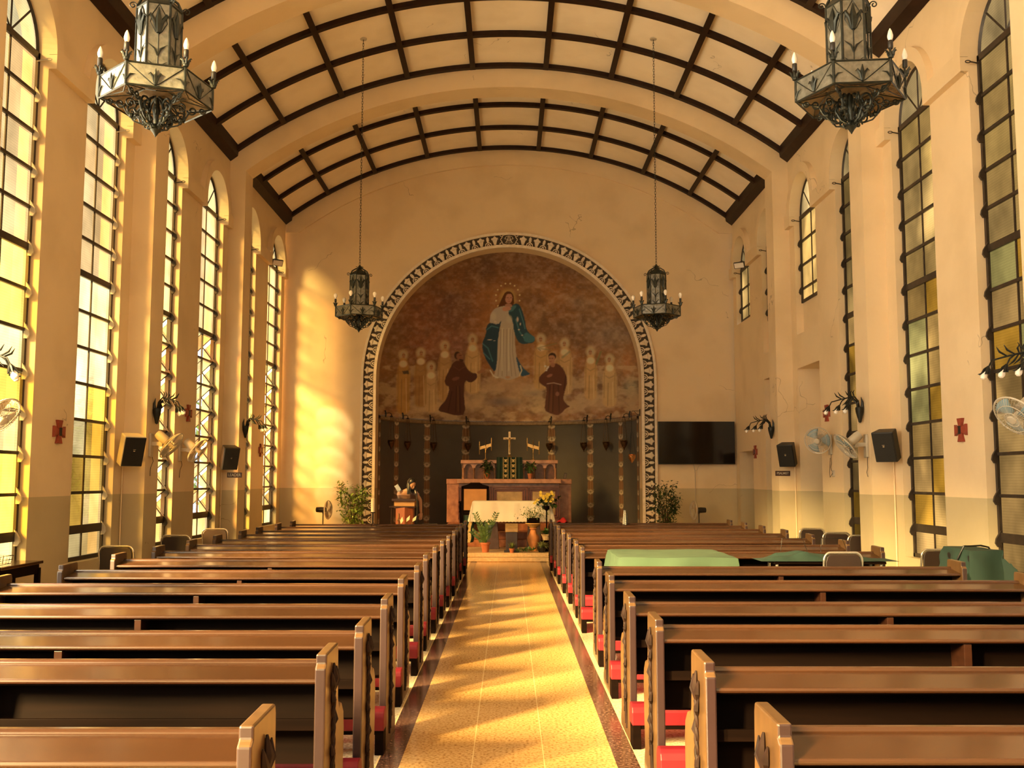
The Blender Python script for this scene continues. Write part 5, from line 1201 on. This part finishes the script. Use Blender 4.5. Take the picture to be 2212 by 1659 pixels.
def potted(name, lab, loc, pot, nleaf, spread, zr, lsize, m, seed, w=.35, stems=5, cat='plant', potm=None, group=None):
    t = thing(name, lab, cat, loc, group=group); r0, r1, h = pot
    g = G(); g.lathe([(r0*.72, 0), (r0*.75, .005), (r0, h*.82), (r0*1.12, h*.83), (r0*1.12, h), (r0*.95, h), (r0*.92, h*.85)], n=20); g.lathe([(.001, h*.86), (r0*.92, h*.86)], n=20); g.build('pot', potm or M_TERRA, t, smooth=True)
    r = random.Random(seed); g = G(); tips = []
    for i in range(stems):
        a = 2*PI*i/stems+r.random(); x1, y1 = spread*.7*math.cos(a), spread*.7*math.sin(a); zt = zr[0]+(zr[1]-zr[0])*(.6+.4*r.random()); tips.append((x1, y1, zt))
        g.tube([(x1*.1, y1*.1, h*.8), (x1*.3, y1*.3, h+(zt-h)*.45), (x1, y1, zt)], [.012*spread/.3+.002, .008*spread/.3+.0015, .002], 5)
    g.build('stem', M_STEM if spread > .25 else m, t, smooth=True)
    def fn(r):
        tx, ty, tz = tips[r.randrange(len(tips))]; k = r.random()**.6; return ((tx*(.3+.7*k)+r.gauss(0, spread*.18), ty*(.3+.7*k)+r.gauss(0, spread*.18), max(zr[0], h+(tz-h)*k+r.gauss(0, .04))), (r.gauss(0, 1)+tx, r.gauss(0, 1)+ty, r.gauss(.1, .6)))
    leafmesh(nleaf, fn, lsize, seed, w).build('foliage', m, t, smooth=False); return t
potted('potted_tree', 'bushy potted tree at the left foot of the mural arch', (-3.42, 21.9, PZ), (.17, .2, .32), 900, .36, (.5, 1.42), .10, M_LEAFY, 31, .5, 7)
potted('potted_tree', 'darker bushy potted tree at the right foot of the mural arch', (3.42, 21.9, PZ), (.17, .2, .32), 900, .34, (.5, 1.40), .09, mat('leaf_dark', (.05, .10, .025), rough=.45, var=.35, scale=14), 32, .5, 7)
potted('potted_plant', 'leafy plant in a small clay pot left of the green veil', (-.50, 23.27, 1.612), (.058, .06, .125), 60, .15, (.15, .42), .16, MATS['leaf_dark'], 33, .42, 6)
potted('potted_plant', 'leafy plant in a small clay pot right of the green veil', (.50, 23.27, 1.612), (.058, .06, .125), 60, .13, (.15, .44), .14, M_LEAF, 34, .34, 6)
t = thing('picture_frame', 'small dark photo frame leaning on the right wing of the high altar', 'frame', (1.31, 23.45, 1.612)); g = G(); g.M = Matrix.Rotation(R_(12), 4, 'Y'); g.box(-.035, .035, -.01, .01, 0, .14); g.build('frame', M_BLACK, t, bevel=.003)
g = G(); g.M = Matrix.Rotation(R_(12), 4, 'Y'); g.box(-.025, .025, -.013, -.009, .015, .125); g.build('picture', mat('dim_print', (.10, .07, .05), rough=.4), t)
# celebrant's chair
t = thing('celebrant_chair', "high-backed wooden armchair with tan panel before the high altar's left side", 'chair', (-.73, 21.90, PZ+.30), PI*0)
g = G(); g.box(-.30, -.25, -.06, -.01, 0, .98); g.box(.25, .30, -.06, -.01, 0, .98); g.prism([(-.30, .93), (.30, .93), (.30, .99), (.16, 1.03), (.10, 1.07), (-.10, 1.07), (-.16, 1.03), (-.30, .99)], -.06, -.01, 'y'); g.box(-.26, .26, -.055, -.02, .42, .47); g.box(-.26, .26, -.055, -.02, .17, .21); g.build('back_frame', M_SEATW, t, bevel=.006)
g = G(); g.box(-.25, .25, -.05, -.025, .47, .94); g.build('back_panel', mat('tan_leather', (.42, .20, .065), rough=.5, var=.12), t, bevel=.004)
g = G(); g.box(-.25, .25, -.045, -.025, .21, .42); g.build('lower_panel', M_MARBLE, t)
g = G(); g.box(-.30, .30, -.05, .45, .36, .42); g.build('seat', M_SEATW, t, bevel=.01)
for s_ in (-1, 1):
    g = G(); g.box(s_*.33-.03, s_*.33+.03, -.06, .42, .62, .66); g.box(s_*.33-.02, s_*.33+.02, .34, .39, 0, .62); g.lathe([(.028, 0), (.016, .05), (.03, .12), (.014, .2)], (s_*.33, -.03, .42), 10); g.build('armrest', M_SEATW, t, bevel=.004)
# altar table and cloths
t = thing('altar_table', 'free-standing altar table with two slab legs under a white cloth', 'altar', (.06, 20.95, PZ))
g = G(); g.box(-.80, .80, -.32, .32, .93, .985); g.build('tabletop', M_MARBLE2, t, bevel=.006)
for x in (-.42, .46):
    g = G(); g.prism([(x-.15, 0), (x+.17, 0), (x+.10, .93), (x-.09, .93)], -.12, .12, 'y'); g.build('leg', mat('slate_marble', (.11, .075, .075), rough=.3, var=.25, scale=7), t, bevel=.008)
g = G()
def fn(u, v):
    x = (u*2-1); ex = .80; L_ = .80+.42; xx = x*L_; a = max(0, abs(xx)-ex)
    y = (v*2-1); yy = y*(.33+.42); b = max(0, abs(yy)-.33); dz = max(a*.95, b)
    nx = math.copysign(min(abs(xx), ex)+a*.22+.006*math.sin(yy*30)*(a > 0), xx); ny = math.copysign(min(abs(yy), .33)+b*.05+.010*math.sin(xx*11+1)*min(1, b/.1)+.004*math.sin(xx*27), yy)
    if b >= .419: dz += .006*math.sin(xx*90)
    return (nx, ny, .992-dz)
g.grid(fn, 120, 60); o = g.build('altar_cloth', M_WHITECL, smooth=True); o.location = (.06, 20.95, PZ); tag(o, 'white linen cloth hanging over the altar table', 'cloth')
t = thing('green_pall', 'green embroidered cloth hanging at the left end of the altar table', 'cloth', (-.86, 20.78, PZ))
g = G(); g.grid(lambda u, v: ((u-.5)*.26+.05*v+.015*math.sin(9*v), -.02+.02*math.sin(14*u), .10+.60*v+.05*u*(1-v)), 16, 12); g.build('pall_cloth', M_GREEN, t, smooth=True)
g = G(); g.grid(lambda u, v: ((u-.5)*.07+.03+.05*v+.015*math.sin(9*v), -.045, .14+.54*v), 4, 12); g.build('orphrey_band', M_GOLD, t, smooth=True)
# small slatted stand with a brass top in the centre
t = thing('lectern_stand', 'small dark slatted stand with pale carved top before the altar table', 'stand', (.06, 20.05, PZ))
g = G(); g.box(-.115, .115, -.09, .09, .03, .40); g.build('body', mat('navy_paint', (.03, .032, .045), rough=.4), t, bevel=.004)
for k in range(9): g = G(); x = -.10+.025*k; g.box(x-.006, x+.006, -.099, -.089, .05, .385); g.build('slat', mat('slat_paint', (.07, .05, .055), rough=.4), t)
g = G(); g.box(-.15, .15, -.12, .12, 0, .03); g.build('foot', MATS['navy_paint'], t, bevel=.004)
g = G(); g.prism([(-.12, .40), (.10, .40), (.10, .56), (-.12, .47)], -.125, .125, 'x'); g.build('top', M_ONYX, t, bevel=.004)
g = G()
for k in range(5): g.ball((-.075+.037*k, -.12+.03, .455+.01*(k % 2)), .017, 8, (1.2, .6, .8))
g.build('relief', M_GOLD, t, smooth=True)
# front row of pot plants
def blade_plant(name, lab, loc, n, L_, w, m, seed, pot, droop=.5, base_up=1.0, variegated=False, potm=None):
    t = thing(name, lab, 'plant', loc); r0, h = pot
    g = G(); g.lathe([(r0*.70, 0), (r0, h*.80), (r0*1.12, h*.81), (r0*1.12, h), (r0*.95, h), (r0*.9, h*.86), (.001, h*.86)], n=20); g.build('pot', potm or M_TERRA, t, smooth=True)
    r = random.Random(seed); g = G()
    for i in range(n):
        a = r.random()*2*PI; el = .5+.9*r.random(); Lk = L_*(.6+.5*r.random()); d = Vector((math.cos(a)*math.cos(el), math.sin(a)*math.cos(el), math.sin(el)*base_up)); s_ = Vector((-math.sin(a), math.cos(a), 0))
        P = []
        for k in range(7): q = k/6; P.append(Vector((0, 0, h*.86))+d*Lk*q-Vector((0, 0, droop*Lk*q*q)))
        for k in range(6):
            w0, w1 = w*math.sin(PI*min(.97, (k+.4)/6.6)), w*math.sin(PI*min(.985, (k+1.4)/6.6)) if k < 5 else 0
            g.poly([P[k]-s_*w0, P[k+1]-s_*w1, P[k+1]+s_*w1+Vector((0, 0, .0)), P[k]+s_*w0]) if w1 > 0 else g.poly([P[k]-s_*w0, P[k+1], P[k]+s_*w0])
    g.build('foliage', m, t); return t
t = thing('potted_plant', 'glossy feather-leaved plant in a large terracotta pot left of the slatted stand', 'plant', (-.46, 20.02, PZ))
g = G(); g.lathe([(.065, 0), (.085, .15), (.098, .155), (.098, .19), (.085, .19), (.08, .16), (.001, .16)], n=22); g.build('pot', M_TERRA, t, smooth=True)
r = random.Random(8); g = G(); gl = G()
for i, (ax, ay, H_) in enumerate(((-.20, .02, .62), (.21, .0, .63), (-.05, .1, .44), (.06, -.05, .40), (-.10, -.06, .36), (.10, .06, .46), (-.26, .05, .26), (.0, -.08, .34))):
    P = [Vector((ax*.05, ay*.05, .15)), Vector((ax*.35, ay*.4, .15+H_*.45)), Vector((ax*1.0, ay, .15+H_*.95))]
    g.tube(P, [.009, .007, .003], 6)
    for k in range(13):
        q = .22+.78*k/12; a_, b_ = (P[0].lerp(P[1], q*2) if q < .5 else P[1].lerp(P[2], q*2-1)), (P[2]-P[0]).normalized()
        for s_ in (-1, 1):
            side = b_.cross(Vector((0, 1, .15))).normalized()*s_; d = (side+b_*.75+Vector((0, r.gauss(0, .3), 0))).normalized(); n_ = d.cross(Vector((0, 1, 0))).normalized(); L2 = .085; u = d.cross(Vector((.2, 1, 0))).normalized()
            a0 = gl.pt(a_); m1 = gl.pt(a_+d*L2*.5+u*.018); m2 = gl.pt(a_+d*L2*.5-u*.018); tt = gl.pt(a_+d*L2); gl.face((a0, m1, tt, m2))
g.build('stem', M_LEAF, t, smooth=True); gl.build('foliage', mat('zz_leaf', (.085, .17, .045), rough=.3, var=.3, scale=9), t)
blade_plant('potted_plant', 'small grassy plant in a little terracotta pot on the step edge', (.065, 19.84, PZ), 46, .20, .006, M_LEAFY, 12, (.05, .085), .25)
blade_plant('spider_plant', 'spider plant with arching striped leaves at the foot of the clay urn', (.66, 19.98, PZ), 70, .34, .009, mat('striped_leaf', (.45, .48, .22), rough=.45, var=.4, scale=22, col2=(.10, .18, .05)), 13, (.085, .10), .55, potm=M_BLACK)
blade_plant('potted_plant', 'broad strappy green plant beside the clay urn', (.76, 20.30, PZ+.22), 30, .34, .026, M_LEAF, 14, (.09, .12), .5, potm=M_STONE)
g = G(); g.lathe([(.14, 0), (.14, .02), (.10, .03), (.10, .20), (.13, .218)], n=18); o = g.build('plant_stand', M_SEATW, smooth=True); o.location = (.76, 20.30, PZ); tag(o, 'squat round dark stand under the strappy green plant', 'stand')
t = thing('clay_urn', 'tall orange clay urn-shaped pedestal right of the slatted stand', 'urn', (.50, 20.35, PZ))
g = G(); g.lathe([(.09, 0), (.10, .02), (.075, .06), (.115, .20), (.12, .27), (.07, .37), (.055, .42), (.08, .45), (.075, .46), (.001, .46)], n=24); g.build('body', mat('orange_clay', (.62, .27, .10), rough=.6, var=.1), t, smooth=True)
t = thing('fern_bowl', 'airy small-leaved plant in a wide ochre bowl on the clay urn', 'plant', (.50, 20.35, PZ+.462))
g = G(); g.lathe([(.06, 0), (.14, .07), (.165, .085), (.16, .10), (.14, .09), (.001, .09)], n=24); g.build('bowl', mat('ochre_clay', (.58, .36, .12), rough=.6, var=.1), t, smooth=True)
g = G(); g.box(-.13, .13, -.10, .10, .085, .20); g.build('planter_box', M_SEATW, t, bevel=.006)
leafmesh(330, lambda r: ((r.gauss(0, .13), r.gauss(0, .08), .2+abs(r.gauss(0, .10))), rdir(r, .3)), .045, 41, .5).build('foliage', M_LEAF, t)
g = G()
for i in range(9): a = i*.7; g.tube([(.02*math.cos(a), .02*math.sin(a), .2), (.09*math.cos(a), .06*math.sin(a), .28), (.16*math.cos(a), .09*math.sin(a), .36+.05*math.sin(i*2))], .0025, 4)
g.build('stem', M_LEAF, t)
t = thing('flower_arrangement', 'yellow flowers with dark leaves on a tall thin stand right of the altar cloth', 'flowers', (.775, 20.45, PZ))
g = G(); g.lathe([(.12, 0), (.12, .012), (.02, .03), (.014, .05), (.014, .80), (.03, .82), (.06, .83), (.06, .90), (.001, .90)], n=16); g.build('stand', M_SEATW, t, smooth=True)
leafmesh(60, lambda r: ((r.gauss(0, .10), r.gauss(0, .07), .93+.13*r.random()), (r.gauss(0, 1), r.gauss(0, 1)-.3, r.gauss(-.2, .5))), .15, 42, .5).build('foliage', MATS['leaf_dark'], t)
r = random.Random(77); g = G()
for i in range(34):
    a = r.random()*2*PI; q = r.random(); c = Vector((.16*q*math.cos(a)-.01, -.05-.06*r.random(), 1.10+.13*q*math.sin(a)))
    if i < 3: c = Vector((-.19-.03*i, -.06, 1.02-.03*i))
    for k in range(5):
        b = 2*PI*k/5+i; d = Vector((math.cos(b), -.35, math.sin(b))); u = Vector((-math.sin(b), 0, math.cos(b))); a0 = g.pt(c); m1 = g.pt(c+d*.02+u*.014); m2 = g.pt(c+d*.02-u*.014); tt = g.pt(c+d*.034); g.face((a0, m1, tt, m2))
    g.ball(tuple(c+Vector((0, -.008, 0))), .007, 6)
g.build('blossom', mat('yellow_petal', (.90, .72, .10), rough=.5, var=.12, scale=30), t)
leafmesh(26, lambda r: ((r.uniform(-.14, .30), r.gauss(0, .05), .01+.05*r.random()), (r.gauss(0, 1), r.gauss(0, .5), .5+r.random())), .085, 43, .55)
g = leafmesh(60, lambda r: ((r.uniform(-.12, .30), r.gauss(0, .05), .01+.05*r.random()), (r.gauss(0, 1), r.gauss(0, .5), .5+r.random())), .085, 43, .55); o = g.build('ivy', M_LEAF); o.location = (.30, 19.88, PZ); tag(o, 'low trailing ivy leaves spreading along the platform edge', 'ivy')
g = G(); g.grid(lambda u, v: (1.09+.24*u, 22.45+.2*v, .47+.17+.10*math.sin(PI*u)*math.sin(PI*v)+.02*math.sin(9*u+4*v)), 16, 10); o = g.build('red_bundle', mat('red_cloth', (.55, .015, .03), rough=.7, var=.2), smooth=True); tag(o, 'bright red cloth bundle at the foot of the high altar, right side', 'cloth')
g = G(); g.box(1.10, 1.32, 22.46, 22.64, .611, .64); o2 = g.build('low_box', M_SEATW, bevel=.004); tag(o2, 'low flat box under the red cloth bundle', 'box')
g = G(); g.box(-1.84, -1.52, 21.25, 21.45, .16, .66); tag(g.build('low_cabinet', mat('grey_paint', (.20, .20, .19), rough=.5), bevel=.004), 'low grey cabinet between the lectern and the high altar', 'cabinet')
# lectern
t = thing('lectern', 'brown wooden lectern with a brass cross on the front, left of the altar', 'lectern', (-2.16, 20.85, PZ))
g = G(); g.prism([(-.17, -.13), (.02, -.19), (.19, -.10), (.19, .16), (-.17, .16)], 0, .86, 'z'); g.build('column', mat('red_brown_wood', (.30, .085, .035), rough=.35, var=.2, scale=5, stretch=(4, 4, .5), coat=.3), t, bevel=.006)
g = G(); g.box(-.30, .24, -.18, .20, .86, .885); g.build('shelf', M_WOOD, t, bevel=.004)
g = G(); g.tube([(-.26, -.12, 0), (-.26, -.12, .86)], .010, 8); g.build('post', M_WOOD, t)
g = G(); g.box(-.20, .22, -.16, .18, .885, 1.0); g.build('desk_box', mat('tan_wood', (.45, .25, .10), rough=.4, var=.15, scale=5, stretch=(1, 1, 5)), t, bevel=.004)
g = G(); g.prism([(-.22, .99), (.24, 1.07), (.24, 1.12), (-.22, 1.04)], -.245, .245, 'x'); g.build('reading_desk', M_WOOD, t, bevel=.006)
g = G(); g.box(-.115, -.103, -.175, -.155, .28, .74); g.box(-.165, -.053, -.175, -.155, .60, .612); g.build('cross', M_BRASS, t)
leafmesh(9, lambda r: ((r.uniform(-.18, .22), -.30+r.gauss(0, .02), .10), (r.gauss(.5, .4), r.gauss(-.2, .2), 1.4)), .27, 51, .42)
t = thing('peace_lily', 'white lily spathes in front of the wooden lectern', 'plant', (-2.10, 20.35, PZ))
g = G(); g.lathe([(.07, 0), (.10, .17), (.11, .19), (.001, .17)], n=18); g.build('pot', M_TERRA, t, smooth=True)
g = G(); gs = G()
for x, hh, an in ((-.08, .56, 10), (.03, .60, 28), (.15, .60, 34)):
    gs.tube([(0, 0, .16), (x*.6, 0, .4), (x, 0, hh-.02)], .006, 5); d = Vector((math.sin(R_(an)), 0, math.cos(R_(an)))); u = Vector((math.cos(R_(an)), 0, -math.sin(R_(an)))); c = Vector((x, -.01, hh-.02))
    g.poly([c, c+d*.07+u*.035, c+d*.15, c+d*.06-u*.03])
g.build('spathe', mat('pale_petal', (.66, .70, .48), rough=.5, var=.08), t, solid=.004); gs.build('stem', M_LEAF, t, smooth=True)
leafmesh(16, lambda r: ((r.gauss(0, .05), r.gauss(0, .04), .18+.15*r.random()), rdir(r, .9)), .20, 52, .4).build('foliage', M_LEAF, t)
# gooseneck microphone stand
t = thing('microphone_stand', 'thin microphone stand rising past the right side of the lectern', 'microphone', (-1.87, 20.50, PZ))
g = G()
for a in (.3, 2.4, 4.5): g.tube([(0, 0, .30), (.2*math.cos(a), .2*math.sin(a), .01)], .006, 6)
g.build('tripod', M_BLACK, t)
g = G(); g.tube([(0, 0, .28), (0, 0, 1.0), (-.03, .02, 1.16)], .008, 8); g.build('pole', M_BLACK, t)
g = G(); g.tube([(-.03, .02, 1.15), (-.05, .03, 1.21)], .014, 8); g.build('microphone', M_CHROME, t, smooth=True)

# ------------------------------------------------------------------ the person bent over the lectern
P_ = (-2.05, 21.22, PZ)
t = thing('person', 'person in a pale pink top with long black hair, bowed over the lectern', 'person', P_)
def skin_obj(name, verts, edges, radii, m, parent, root=0, sub=2):
    me = bpy.data.meshes.new(name); me.from_pydata(verts, edges, []); o = bpy.data.objects.new(name, me); COL.objects.link(o); o.parent = parent
    me.materials.append(m); md = o.modifiers.new('skin', 'SKIN'); md.use_smooth_shade = True
    for i, rr in enumerate(radii):
        sv = me.skin_vertices[0].data[i]; sv.radius = rr if isinstance(rr, tuple) else (rr, rr); sv.use_root = (i == root)
    s2 = o.modifiers.new('sub', 'SUBSURF'); s2.levels = s2.render_levels = sub; return o
# spine leans forward (-y) and to the side; hands rest at the lectern edge and hang by its right side
V = [(-.05, .14, .86), (-.08, .05, 1.00), (-.11, -.06, 1.11), (-.09, -.15, 1.18), (-.05, -.20, 1.23), (-.02, -.24, 1.27), (.0, -.27, 1.31),
     (-.14, .12, .78), (-.15, .08, .45), (-.15, .12, .08), (-.15, .02, .035), (.05, .12, .78), (.06, .08, .45), (.06, .12, .08), (.06, .02, .035),
     (.07, -.15, 1.17), (.20, -.16, 1.00), (.21, -.22, .80), (.225, -.235, .73), (-.25, -.12, 1.13), (-.30, -.20, .97), (-.19, -.36, .93), (-.13, -.40, .95)]
E_ = [(0, 1), (1, 2), (2, 3), (3, 4), (4, 5), (5, 6), (0, 7), (7, 8), (8, 9), (9, 10), (0, 11), (11, 12), (12, 13), (13, 14), (3, 15), (15, 16), (16, 17), (17, 18), (3, 19), (19, 20), (20, 21), (21, 22)]
RD = [(.13, .10), (.12, .09), (.13, .09), (.10, .07), (.045, .045), (.05, .05), (.06, .06), .085, .055, .04, .035, .085, .055, .04, .035, .052, .042, .032, .026, .052, .042, .032, .026]
skin_obj('body', V, E_, RD, M_SKIN, t)
V2 = [(-.05, .14, .84), (-.08, .05, 1.00), (-.11, -.06, 1.11), (-.095, -.14, 1.17), (.07, -.145, 1.17), (.15, -.155, 1.08), (-.25, -.12, 1.13), (-.28, -.17, 1.04)]
skin_obj('shirt', V2, [(0, 1), (1, 2), (2, 3), (3, 4), (4, 5), (3, 6), (6, 7)], [(.145, .115), (.135, .105), (.145, .105), (.115, .085), (.064, .064), (.054, .054), (.064, .064), (.054, .054)], mat('pink_cotton', (.55, .36, .34), rough=.85, var=.05), t)
V3 = [(-.05, .14, .88), (-.14, .12, .76), (-.15, .08, .45), (-.15, .11, .12), (.05, .12, .76), (.06, .08, .45), (.06, .11, .12)]
skin_obj('trousers', V3, [(0, 1), (1, 2), (2, 3), (0, 4), (4, 5), (5, 6)], [(.15, .12), .098, .07, .058, .098, .07, .058], mat('dark_denim', (.03, .035, .05), rough=.85), t)
# head and face
H = Matrix.Translation((.025, -.29, 1.335))@Matrix.Rotation(R_(38), 4, 'Z')@Matrix.Rotation(R_(34), 4, 'X')
g = G(); g.M = H
g.grid(lambda u, v: ((.076-.018*max(0, .45-v)*2)*math.sin(PI*v)*math.cos(2*PI*u), (.090)*math.sin(PI*v)*math.sin(2*PI*u), -.112*math.cos(PI*v)), 24, 18)
g.tube([(0, -.086, .012), (0, -.106, -.020), (0, -.094, -.03)], [.007, .013, .008], 8); g.ball((-.077, .0, -.01), .016, 8, (.5, 1, 1.5)); g.ball((.077, 0, -.01), .016, 8, (.5, 1, 1.5)); g.tube([(-.022, -.084, -.055), (0, -.091, -.053), (.022, -.084, -.055)], [.003, .007, .003], 6)
hd = g.build('head', M_SKIN, t, smooth=True)
g = G(); g.M = H
for s_ in (-1, 1): g.ball((s_*.030, -.081, .010), .011, 8, (1.2, .7, .7))
g.build('eyes', M_BLACK, hd, smooth=True)
g = G(); g.M = H
g.grid(lambda u, v: (.088*math.sin(PI*v)*math.cos(2*PI*u), .026+.100*math.sin(PI*v)*math.sin(2*PI*u), .022-.118*math.cos(PI*v)), 26, 16)
r = random.Random(4)
for i in range(90):
    a = PI*(-.12+1.24*r.random()); w0, d0 = .084*math.cos(a), .02+.088*math.sin(a)
    g.M = None; p0 = H@Vector((w0, d0, .02)); p1 = p0+Vector((.01*r.gauss(0, 1), -.015, -.10)); p2 = p1+Vector((.015*r.gauss(0, 1)+.012, -.02*r.random(), -.09-.07*r.random()))
    g.tube([p0, p1, p2], [.013, .013, .003], 5)
g.build('hair', M_HAIR, t, smooth=True)
def hand(c, rot, parent):
    g = G(); g.M = Matrix.Translation(c)@rot
    g.grid(lambda u, v: (.036*(1-.25*abs(2*v-1)**3)*math.cos(2*PI*u), .014*math.sin(2*PI*u), -.085*v), 14, 8)
    for k in range(4): x = -.027+.018*k; L_ = (.062, .074, .070, .055)[k]; g.tube([(x, 0, -.078), (x*1.05, -.008, -.078-L_*.45), (x*1.05, -.026, -.078-L_*.85), (x, -.034, -.078-L_)], [.0085, .008, .0072, .005], 8)
    g.tube([(-.030, -.005, -.02), (-.052, -.016, -.045), (-.056, -.024, -.075)], [.011, .009, .006], 8)
    g.build('hand', M_SKIN, parent, smooth=True)
hand((.225, -.235, .74), Matrix.Rotation(R_(8), 4, 'Y'), t); hand((-.15, -.385, .955), Matrix.Rotation(R_(78), 4, 'X'), t)
t = thing('striped_towel', "blue and white striped towel held by the person at the lectern", 'towel', (-2.28, 20.98, PZ+1.19))
m = bpy.data.materials.new('blue_stripes'); m.use_nodes = True; wv = m.node_tree.nodes.new('ShaderNodeTexWave'); wv.inputs['Scale'].default_value = 14; rpv = m.node_tree.nodes.new('ShaderNodeValToRGB'); rpv.color_ramp.elements[0].color = (.15, .22, .45, 1); rpv.color_ramp.elements[1].color = (.75, .78, .85, 1)
tcw = m.node_tree.nodes.new('ShaderNodeTexCoord'); m.node_tree.links.new(tcw.outputs['Object'], wv.inputs[0]); m.node_tree.links.new(wv.outputs[0], rpv.inputs[0]); m.node_tree.links.new(rpv.outputs[0], m.node_tree.nodes['Principled BSDF'].inputs[0])
g = G(); g.M = Matrix.Rotation(R_(-32), 4, 'Y'); g.grid(lambda u, v: ((u-.5)*.085, .008*math.sin(8*u+5*v), .15*v), 8, 8); g.build('towel_cloth', m, t, smooth=True, solid=.008)

# ------------------------------------------------------------------ hanging sanctuary lamps round the apse
def lamp(theta, zb, lab, drop=.55, r_=2.86, bm_=None):
    a = R_(theta); x, y = r_*math.sin(a), AD+r_*math.cos(a); wx, wy = 3.03*math.sin(a), AD+3.03*math.cos(a); bm_ = bm_ or M_OLDBRASS
    t = thing('sanctuary_lamp', 'hanging brass sanctuary lamp, '+lab, 'lamp', (x, y, zb), 0, 'hanging lamps round the apse')
    g = G(); g.lathe([(.001, 0), (.018, .01), (.012, .03), (.03, .06), (.062, .11), (.085, .165), (.090, .20), (.075, .215), (.092, .225), (.085, .235), (.07, .225)], n=20); g.build('bowl', bm_, t, smooth=True)
    g = G(); zt = .235+drop
    for k in range(3):
        b = 2*PI*k/3+.5; g.tube([(.085*math.cos(b), .085*math.sin(b), .23), (.03*math.cos(b), .03*math.sin(b), zt)], .0045, 5); g.ball((.092*math.cos(b), .092*math.sin(b), .225), .016, 6)
    g.build('chain', M_OLDBRASS, t)
    g = G(); g.lathe([(.04, zt), (.035, zt+.02), (.01, zt+.035), (.006, zt+.07)], n=12)
    dx, dy = wx-x, wy-y; g.tube([(0, 0, zt+.07), (dx*.3, dy*.3, zt+.10), (dx, dy, zt+.08)], .008, 6); g.tube([(dx*.9, dy*.9, zt-.04), (dx*.8, dy*.8, zt+.08), (dx*.95, dy*.95, zt+.16)], .018, 6); g.build('hanger', M_IRON, t, smooth=True)
for th_, lab in ((-79, 'far left edge of the apse'), (-61, 'first stripe from the left'), (-42, 'second stripe from the left'), (-21.7, 'left of the left candelabrum'), (21.7, 'right of the right candelabrum'), (42, 'second stripe from the right'), (58, 'first stripe from the right'), (76, 'upper one at the right edge')):
    lamp(th_, 2.30, lab)
t = thing('sanctuary_lamp', 'bright copper lamp hanging lowest on the right jamb of the arch', 'lamp', (2.84, 22.98, 1.98), 0, 'hanging lamps round the apse')
g = G(); g.lathe([(.001, 0), (.015, .012), (.05, .06), (.082, .12), (.088, .17), (.075, .185), (.088, .195), (.07, .2)], n=20); g.build('bowl', mat('bright_copper', (.78, .42, .20), rough=.22, metal=.9, var=.15, scale=20), t, smooth=True)
g = G()
for k in range(3): b = 2*PI*k/3; g.tube([(.082*math.cos(b), .082*math.sin(b), .2), (.03*math.cos(b), .03*math.sin(b), .68), (0, 0, .72)], .004, 5)
g.tube([(0, 0, .72), (.0, 0, 1.17), (.02, 0, 1.20), (.19, 0, 1.20)], .006, 6); g.tube([(.19, 0, 1.08), (.19, 0, 1.24)], .012, 6); g.tube([(.06, 0, 1.19), (.12, 0, 1.13), (.19, 0, 1.12)], .005, 5); g.build('hanger', M_IRON, t)
